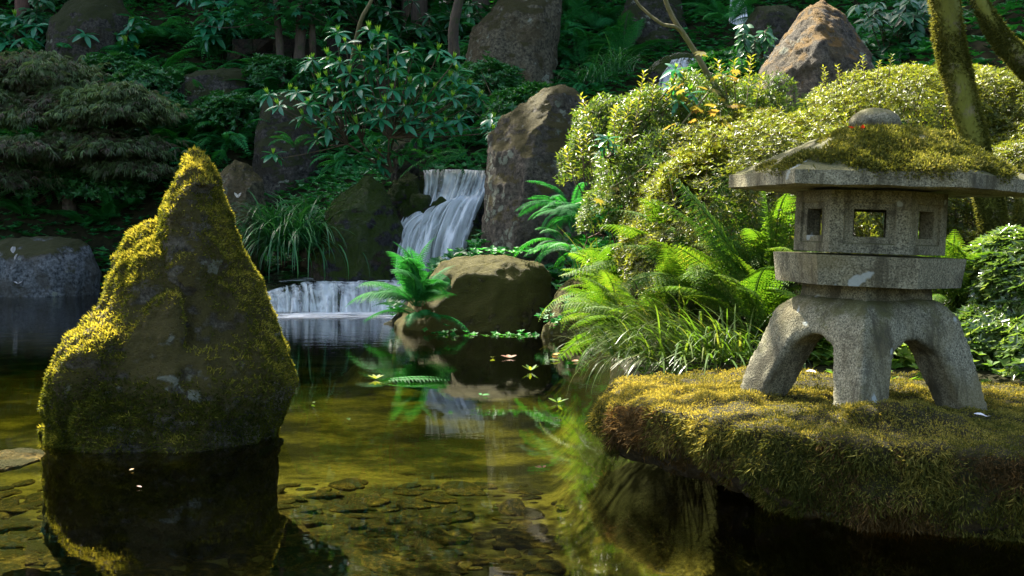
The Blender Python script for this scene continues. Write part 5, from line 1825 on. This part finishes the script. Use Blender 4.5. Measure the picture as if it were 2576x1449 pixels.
lobed_tree('vine_maple', on_ground(710, 228), [
    ([on_ground(710, 228), at(704, 120, Ym), at(697, 40, Ym), at(694, -60, Ym)], .12, .085),
    ([at(697, 30, Ym), at(640, 60, Ym - .4), at(560, 70, Ym - .6), at(500, 60, Ym - .6)], .02, .006), ([at(696, 10, Ym), at(760, 30, Ym - .4), at(820, 60, Ym - .6)], .02, .006)],
    [(at(px, py, Ym - .4 + random.uniform(-.5, .4)), .46) for px, py in ly[:110]], 'leftmost slender trunk with a spray of lobed leaves at the top left', 'maple tree', 'maple', 'trunk')
lobed_tree('vine_maple', on_ground(742, 228), [([on_ground(742, 228), at(752, 150, Ym), at(757, 60, Ym), at(757, -60, Ym)], .16, .13)],
           [(at(px, py, Ym - .4 + random.uniform(-.5, .4)), .46) for px, py in ly[110:140]], 'thicker middle trunk of the three slender trunks behind the rhododendron', 'maple tree', 'maple', 'trunk')
lobed_tree('vine_maple', on_ground(787, 205), [([on_ground(787, 205), at(786, 110, Ym), at(784, 20, Ym), at(783, -60, Ym)], .10, .085)],
           [(at(px, py, Ym + random.uniform(-.5, .4)), .46) for px, py in ly[140:]], 'rightmost thin trunk of the three slender trunks left of the rhododendron shoots', 'maple tree', 'maple', 'trunk')

# --- mossy tree at the right
def mossy_tree():
    Y = 8.7
    base = at(2510, 640, Y)
    base.z = min(base.z, ground_z(base.x, base.y))
    root = empty('mossy_tree', base, 'leaning tree with a moss furred trunk rising behind the lantern roof', 'tree')
    defs = [('trunk', [(2520, 660, 60), (2508, 600, 47), (2488, 510, 44), (2462, 400, 42), (2444, 330, 42), (2420, 240, 45), (2400, 150, 46), (2384, 60, 46), (2370, -60, 48), (2350, -260, 46), (2300, -500, 40)], Y),
            ('trunk', [(2600, 650, 50), (2580, 560, 36), (2590, 480, 34), (2650, 330, 36), (2640, 225, 36), (2578, 160, 34), (2525, 105, 30), (2490, 50, 27), (2455, -10, 24), (2400, -120, 22), (2330, -300, 18)], Y - .3)]
    for nm, pts, y in defs:
        path = spline([at(a, b, y) for a, b, c in pts], 60)
        rad = np.interp(np.linspace(0, 1, 60), np.linspace(0, 1, len(pts)), [c * .72 for a, b, c in pts]) * m_per_px(y)
        s = Soup()
        s.tube(path, list(rad), 14, .5, .03)
        V = np.concatenate(s.v); F = np.concatenate(s.f)
        V = roughen(V, F, ((5, .02, False), (16, .008, False)), 5)
        loc = np.array(tuple(base))
        o = link(nm, np_mesh(nm, V - loc, F, M['mosstrunk'], smooth=True), root)
        P, N = sample(V, F, 26000, lambda C, N: np.clip(fbm(C, 3, 3, 3) * 2 + .45 + .8 * np.abs(N[:, 0]) - .4 * (N[:, 1] < -.7), .02, 1.5) * (C[:, 2] < 3.6))
        m = Soup()
        tt = np.clip(.5 + .3 * fbm(P, 5, 2, 2) + .15 * RNG.normal(size=len(P)), 0, 1)
        moss_blades(m, P, N, .035, .007, .3, tt, .9)
        mo = m.build('moss', M['moss_olive'], o)
        mo.data.transform(Matrix.Translation(-Vector(base)))
        mo['kind'] = 'stuff'
    return root, base


mt_root, mt_base = mossy_tree()


def crown_mesh(balls, n, L, mat, clumps=26):
    """Leaves gathered in clumps through several ellipsoids."""
    sp = Soup()
    for c, r in balls:
        k = rand_dirs(clumps) * np.cbrt(RNG.random((clumps, 1))) * np.array(r) + np.array(c)
        idx = RNG.integers(0, clumps, n)
        P = k[idx] + RNG.normal(size=(n, 3)) * np.array(r) * .22
        sp.leaves(P, rand_dirs(n), rand_dirs(n), L * RNG.uniform(.7, 1.3, n), L * .6, RNG.random(n), .1, .1)
    return sp


# mossy tree crown above the picture, clumps placed to shade pond, slab and lantern
def mossy_crown():
    b = np.array(tuple(mt_base))
    balls = [((0.7, 8.9, 4.9), (.8, .7, .5)), ((1.9, 8.6, 5.2), (.8, .8, .6)), ((2.9, 8.8, 5.0), (.7, .7, .5)), ((1.5, 7.4, 5.2), (1.1, .8, .5)), ((-2.6, 10.2, 5.2), (1.0, .9, .5)), ((-2.5, 9.2, 5.0), (1.0, 1.1, .4)), ((-1.95, 9.7, 5.1), (.6, .6, .35)), ((-1.5, 11.5, 5.4), (.8, .7, .4)), ((-2.2, 8.5, 4.8), (.7, .5, .3)), ((0.0, 8.1, 5.0), (.8, .5, .4)), ((-3.0, 12.2, 5.8), (1.0, .9, .5))]
    sp = crown_mesh(balls, 950, .11, None, 16)
    sp.build('crown', M['canopy'], mt_root, mt_base)['kind'] = 'stuff'
    top = at(2340, -330, 8.6)
    for c, r in balls:
        st = Soup()
        st.tube(spline([top, Vector(c).lerp(top, .4) + Vector((0, 0, .3)), Vector(c)], 8), list(np.linspace(.07, .02, 8)), 6, .5)
        st.build('branch', M['trunk'], mt_root, mt_base)


mossy_crown()

# --- tall forest trees up the slope whose crowns stand above the picture and shade the hillside
def forest():
    me = None
    sp = crown_mesh([((0, 0, 0), (3.2, 3.2, 2.6)), ((1.8, .5, 1.8), (2.4, 2.4, 2.0)), ((-1.6, -.6, 2.4), (2.4, 2.4, 2.0)), ((.2, .2, 4.0), (2.0, 2.0, 1.8))], 2300, .36, None, 60)
    me = sp.mesh('crown', M['canopy'])
    spots = [(x + random.uniform(-.8, .8), y + random.uniform(-1, 1), z) for y, zs in ((38.5, (16, 21)), (43, (20, 25, 27))) for z in zs for x in np.arange(-34, 12, 4.4)]
    spots += [(-3, 31.5, 18), (1.5, 31.5, 19), (6, 31.5, 19.5), (-1, 34, 22.5), (4, 34, 22.5), (9, 33, 20.5), (10.5, 31, 17)]
    for i, (x, y, z) in enumerate(spots):
        yb = max(y, 37)
        g = ground_z(x, yb)
        root = empty('forest_tree', (x, yb, g), 'tall forest tree whose high crown shades the slope from above the picture', 'tree', 'tall forest trees above the slope')
        link('crown', me, root, (0, y - yb, z - g), (0, 0, random.uniform(0, 6.28)), random.uniform(.95, 1.15))
        s = Soup()
        s.tube(spline([(x, yb, g - .2), (x + random.uniform(-.2, .2), yb * .7 + y * .3, g * .35 + z * .65), (x, y, z + 1)], 8), list(np.linspace(.28, .12, 8)), 8, .5, .06, i)
        s.build('trunk', M['trunk'], root, (x, yb, g))


forest()
for j in range(13):
    px = -150 + j * 100
    g = on_ground(px + 50, 25)
    Yc = g.y + 1.5
    shrub('understory_shrub', [px_ball(px + 40, -10, Yc, 75, 60, 1.6), px_ball(px + 90, -60, Yc + 2, 75, 70, 1.6)], 650, .42, .18, 'azalea_dark', 'dark evergreen shrub in the gloom along the top of the slope', 'shrub', 'dark shrubs along the top of the slope', 5, (.25, .15), seed=200 + j, rough=.3, n_twigs=8)
s = Soup()
b = at(58, 130, 33)
s.tube(spline([b, at(56, 60, 33), at(55, -80, 33)], 8), list(np.linspace(.22, .2, 8)), 8, .5, .05)
tag(s.build('tree_trunk', M['redtrunk'], None, b), 'reddish straight trunk in the dark upper left corner', 'tree')
s = Soup()
b = at(1143, 140, 23.6)
s.tube(spline([b, at(1140, 90, 23.5), at(1146, 40, 23.4), at(1165, -40, 23.3)], 10), list(np.linspace(.12, .09, 10)), 8, .5, .05)
tag(s.build('tree_trunk', M['trunk'], None, b), 'dark bent trunk above the right part of the rhododendron', 'tree')
s = Soup()
b = at(880, 180, 25.5)
s.tube(spline([b, at(905, 60, 24.6), at(930, 10, 24.4), at(950, -40, 24.3)], 10), list(np.linspace(.05, .035, 10)), 6, .5)
tag(s.build('bare_stem', M['branch_sun'], None, b), 'thin bare green stem rising above the rhododendron shoots', 'branch')

# --- ground cover that nobody could count
def cover(name, n, cond, L, W, mat, label, per=4, h=.12):
    x = RNG.uniform(-16, 9, n * 3)
    y = RNG.uniform(6, 40, n * 3)
    d = shore_d(x, y)
    keep = (d > .05) & cond(x, y)
    x, y = x[keep][:n], y[keep][:n]
    P = np.stack([x, y, height(x, y) + RNG.uniform(.02, h, len(x))], 1)
    sp = Soup()
    rosettes(sp, P, np.tile([0, -.2, 1.0], (len(P), 1)), L, W, per, (.5, .2), .5, 1.1)
    o = sp.build(name, M[mat])
    tag(o, label, kind='stuff')


cover('ground_cover', 25000, lambda x, y: (y > 14.5) & (x > -.52 * y) & (x < .5 * y), .15, .085, 'cover', 'dark leafy ground cover carpeting the shaded slope', 4, .3)
cover('ground_cover', 18000, lambda x, y: (y < 15.5) & (x < .95 * y), .065, .035, 'fern_sun', 'bright leafy ground cover on the sunny right bank', 4, .16)


# ------------------------------------------------------------------ floating and fallen bits
def bit(name, px, py, mat, n, L, W, label, cat, z=.006, Y=None, flat=.15, spread=.5, group=None):
    p = on_water(px, py) if Y is None else at(px, py, Y)
    p.z += z
    sp = Soup()
    a = np.arange(n) * (6.283 / max(n, 1)) * spread + random.random() * 6
    D = np.stack([np.cos(a), np.sin(a), np.full(n, flat)], 1)
    sp.leaves(np.tile(np.array(tuple(p)), (n, 1)) + D * .01, D, np.tile([0, -.1, 1.0], (n, 1)), L, W, RNG.random(n), .1, .05, True)
    o = sp.build(name, M[mat], None, p)
    tag(o, label, cat, group)


p = on_water(955, 962)
root = empty('floating_frond', p, 'bright green fern frond floating flat on the pond', 'fern frond')
for k in range(2):
    link('frond', FLAT, root, (.02 * k, .03 * k, .012 + .01 * k), (0, 0, math.radians(-6 + 12 * k)), .62 - .1 * k)
bit('floating_sprig', 945, 955, 'fern_sun', 7, .07, .03, 'leafy green sprig at the left tip of the floating fern frond', 'leaf', flat=.5, spread=1)
bit('floating_leaf', 1240, 900, 'fern_sun', 1, .12, .05, 'small green leaf floating left of the brown leaf on the far pond', 'leaf')
bit('floating_leaf', 1282, 902, 'brown_leaf', 3, .09, .05, 'brown curled leaf floating in front of the broad brown boulder', 'leaf', flat=.3)
bit('floating_leaf', 1388, 893, 'yellow', 2, .12, .05, 'yellow leaf floating near the sunny bank', 'leaf', flat=.1)
bit('floating_leaf', 1456, 911, 'brown_leaf', 2, .08, .05, 'brown leaf floating beside the sunny bank', 'leaf')
bit('floating_sprig', 1412, 909, 'fern_sun', 4, .12, .02, 'thin green sprig floating beside the sunny bank', 'leaf', spread=.2)
bit('floating_sprig', 1335, 935, 'fern_sun', 5, .09, .03, 'small upright green sprig floating in the middle of the pond', 'leaf', flat=.7, spread=1)
bit('floating_sprig', 1403, 1015, 'fern_sun', 5, .08, .03, 'green sprig with rounded leaves floating near the slab tip', 'leaf', flat=.4, spread=1)
bit('floating_sprig', 1210, 997, 'fern', 3, .07, .025, 'dull green sprig floating in the middle of the pond', 'leaf')
bit('floating_sprig', 1448, 872, 'fern_sun', 6, .10, .045, 'leafy sprig poking out of the water at the edge of the sunny bank', 'leaf', flat=.6, spread=1)
bit('floating_leaf', 1365, 1182, 'brown_leaf', 3, .035, .02, 'tiny brown leaf floating in front of the slab tip', 'leaf', flat=.3)
bit('floating_leaf', 360, 1230, 'brown_leaf', 1, .035, .016, 'tiny reddish leaf floating in the reflection of the pointed rock', 'leaf')
bit('floating_leaf', 322, 1187, 'yellow', 1, .03, .015, 'tiny yellow leaf floating just below the pointed rock', 'leaf')
bit('floating_leaf', 122, 1066, 'fern_sun', 2, .045, .02, 'green leaf lying on the pale boulder left of the pointed rock', 'leaf', z=.02)
bit('floating_leaf', 785, 1014, 'fern_sun', 1, .07, .03, 'green leaf floating right of the pointed rock', 'leaf')
bit('floating_leaf', 880, 1060, 'fern_sun', 1, .06, .03, 'green leaf floating right of the pointed rock and nearer the camera', 'leaf')
bit('petal', 33, 640, 'petal', 2, .16, .10, 'upper white petal stuck on the face of the shore rock', 'petal', Y=24.3, z=0, flat=2.5, spread=.15)
bit('petal', 36, 658, 'petal', 2, .16, .10, 'lower white petal stuck on the face of the shore rock', 'petal', Y=24.3, z=0, flat=2.5, spread=.15)
bit('petal', 45, 715, 'petal', 4, .12, .05, 'white scrap near the foot of the shore rock', 'petal', Y=24.3, z=0, flat=.6, spread=1)
bit('petal', 598, 500, 'petal', 2, .12, .09, 'white petal on the tan lichen boulder behind the pointed rock', 'petal', Y=20.8, z=0, flat=1.5)
bit('fallen_leaf', 1630, 995, 'petal', 1, .05, .025, 'pale curled leaf on the golden moss at the slab tip', 'leaf', Y=6.1, z=.02)
bit('fallen_leaf', 1660, 1000, 'brown_leaf', 2, .04, .02, 'brown leaf on the golden moss near the slab tip', 'leaf', Y=6.0, z=.02)
bit('fallen_leaf', 2055, 945, 'petal', 3, .06, .03, 'pale dry leaf on the moss behind the lantern legs', 'leaf', Y=6.7, z=.02)
bit('fallen_leaf', 2485, 1058, 'petal', 2, .05, .04, 'whitish chip lying on the moss at the right of the slab', 'leaf', Y=5.0, z=.02)

# dry brown flower stalk and wispy weeds at the shaded edge of the sunny bank
b = at(1490, 720, 12.6)
root = empty('dry_weed', b, 'dry reddish branching flower stalk standing over the small wedge boulder', 'plant')
sp = Soup()
for pts in ([(1490, 720), (1470, 690), (1465, 640), (1478, 600), (1475, 585)], [(1478, 600), (1500, 590), (1522, 592)], [(1500, 590), (1515, 580)], [(1468, 650), (1480, 700), (1462, 710)], [(1475, 690), (1490, 705)], [(1478, 600), (1468, 582)], [(1520, 592), (1516, 604)]):
    sp.tube(spline([at(a, c, 12.6) for a, c in pts], 8), list(np.linspace(.009, .004, 8)), 4, .5)
sp.build('stalk', M['redtrunk'], root, b)
grass(at(1520, 720, 12.4), 60, .8, .011, 'grass_sun', 'wispy thin weeds beside the dry reddish flower stalk', e=(60, 88), droop=.9, spread=.15)
for i, (px, py, Y, n, lab) in enumerate([(1420, 800, 14.5, 26, 'small round leaved plant rooted between the broad boulder and the low rock'), (1250, 632, 15.3, 30, 'trailing small flowered plant along the top of the broad brown boulder'), (1470, 745, 14.8, 16, 'little lobed plant on the small wedge shaped boulder'),
                                        (1120, 842, 14.9, 26, 'low green sprigs at the waterline below the broad brown boulder'), (1290, 845, 14.8, 30, 'fringe of green sprigs in the water before the broad brown boulder')]):
    P = np.array([tuple(at(px + random.gauss(0, 30 if n < 28 else 60), py + random.gauss(0, 14 if n < 28 else 4), Y + random.uniform(-.1, .1))) for _ in range(n)])
    sp = Soup()
    rosettes(sp, P, np.tile([0, -.4, 1.0], (n, 1)), .07, .05, 4, (.6, .2), .4, 1.1)
    root = empty('small_plant', at(px, py, Y), lab, 'plant')
    sp.build('foliage', M['fern'], root, at(px, py, Y))['kind'] = 'stuff'
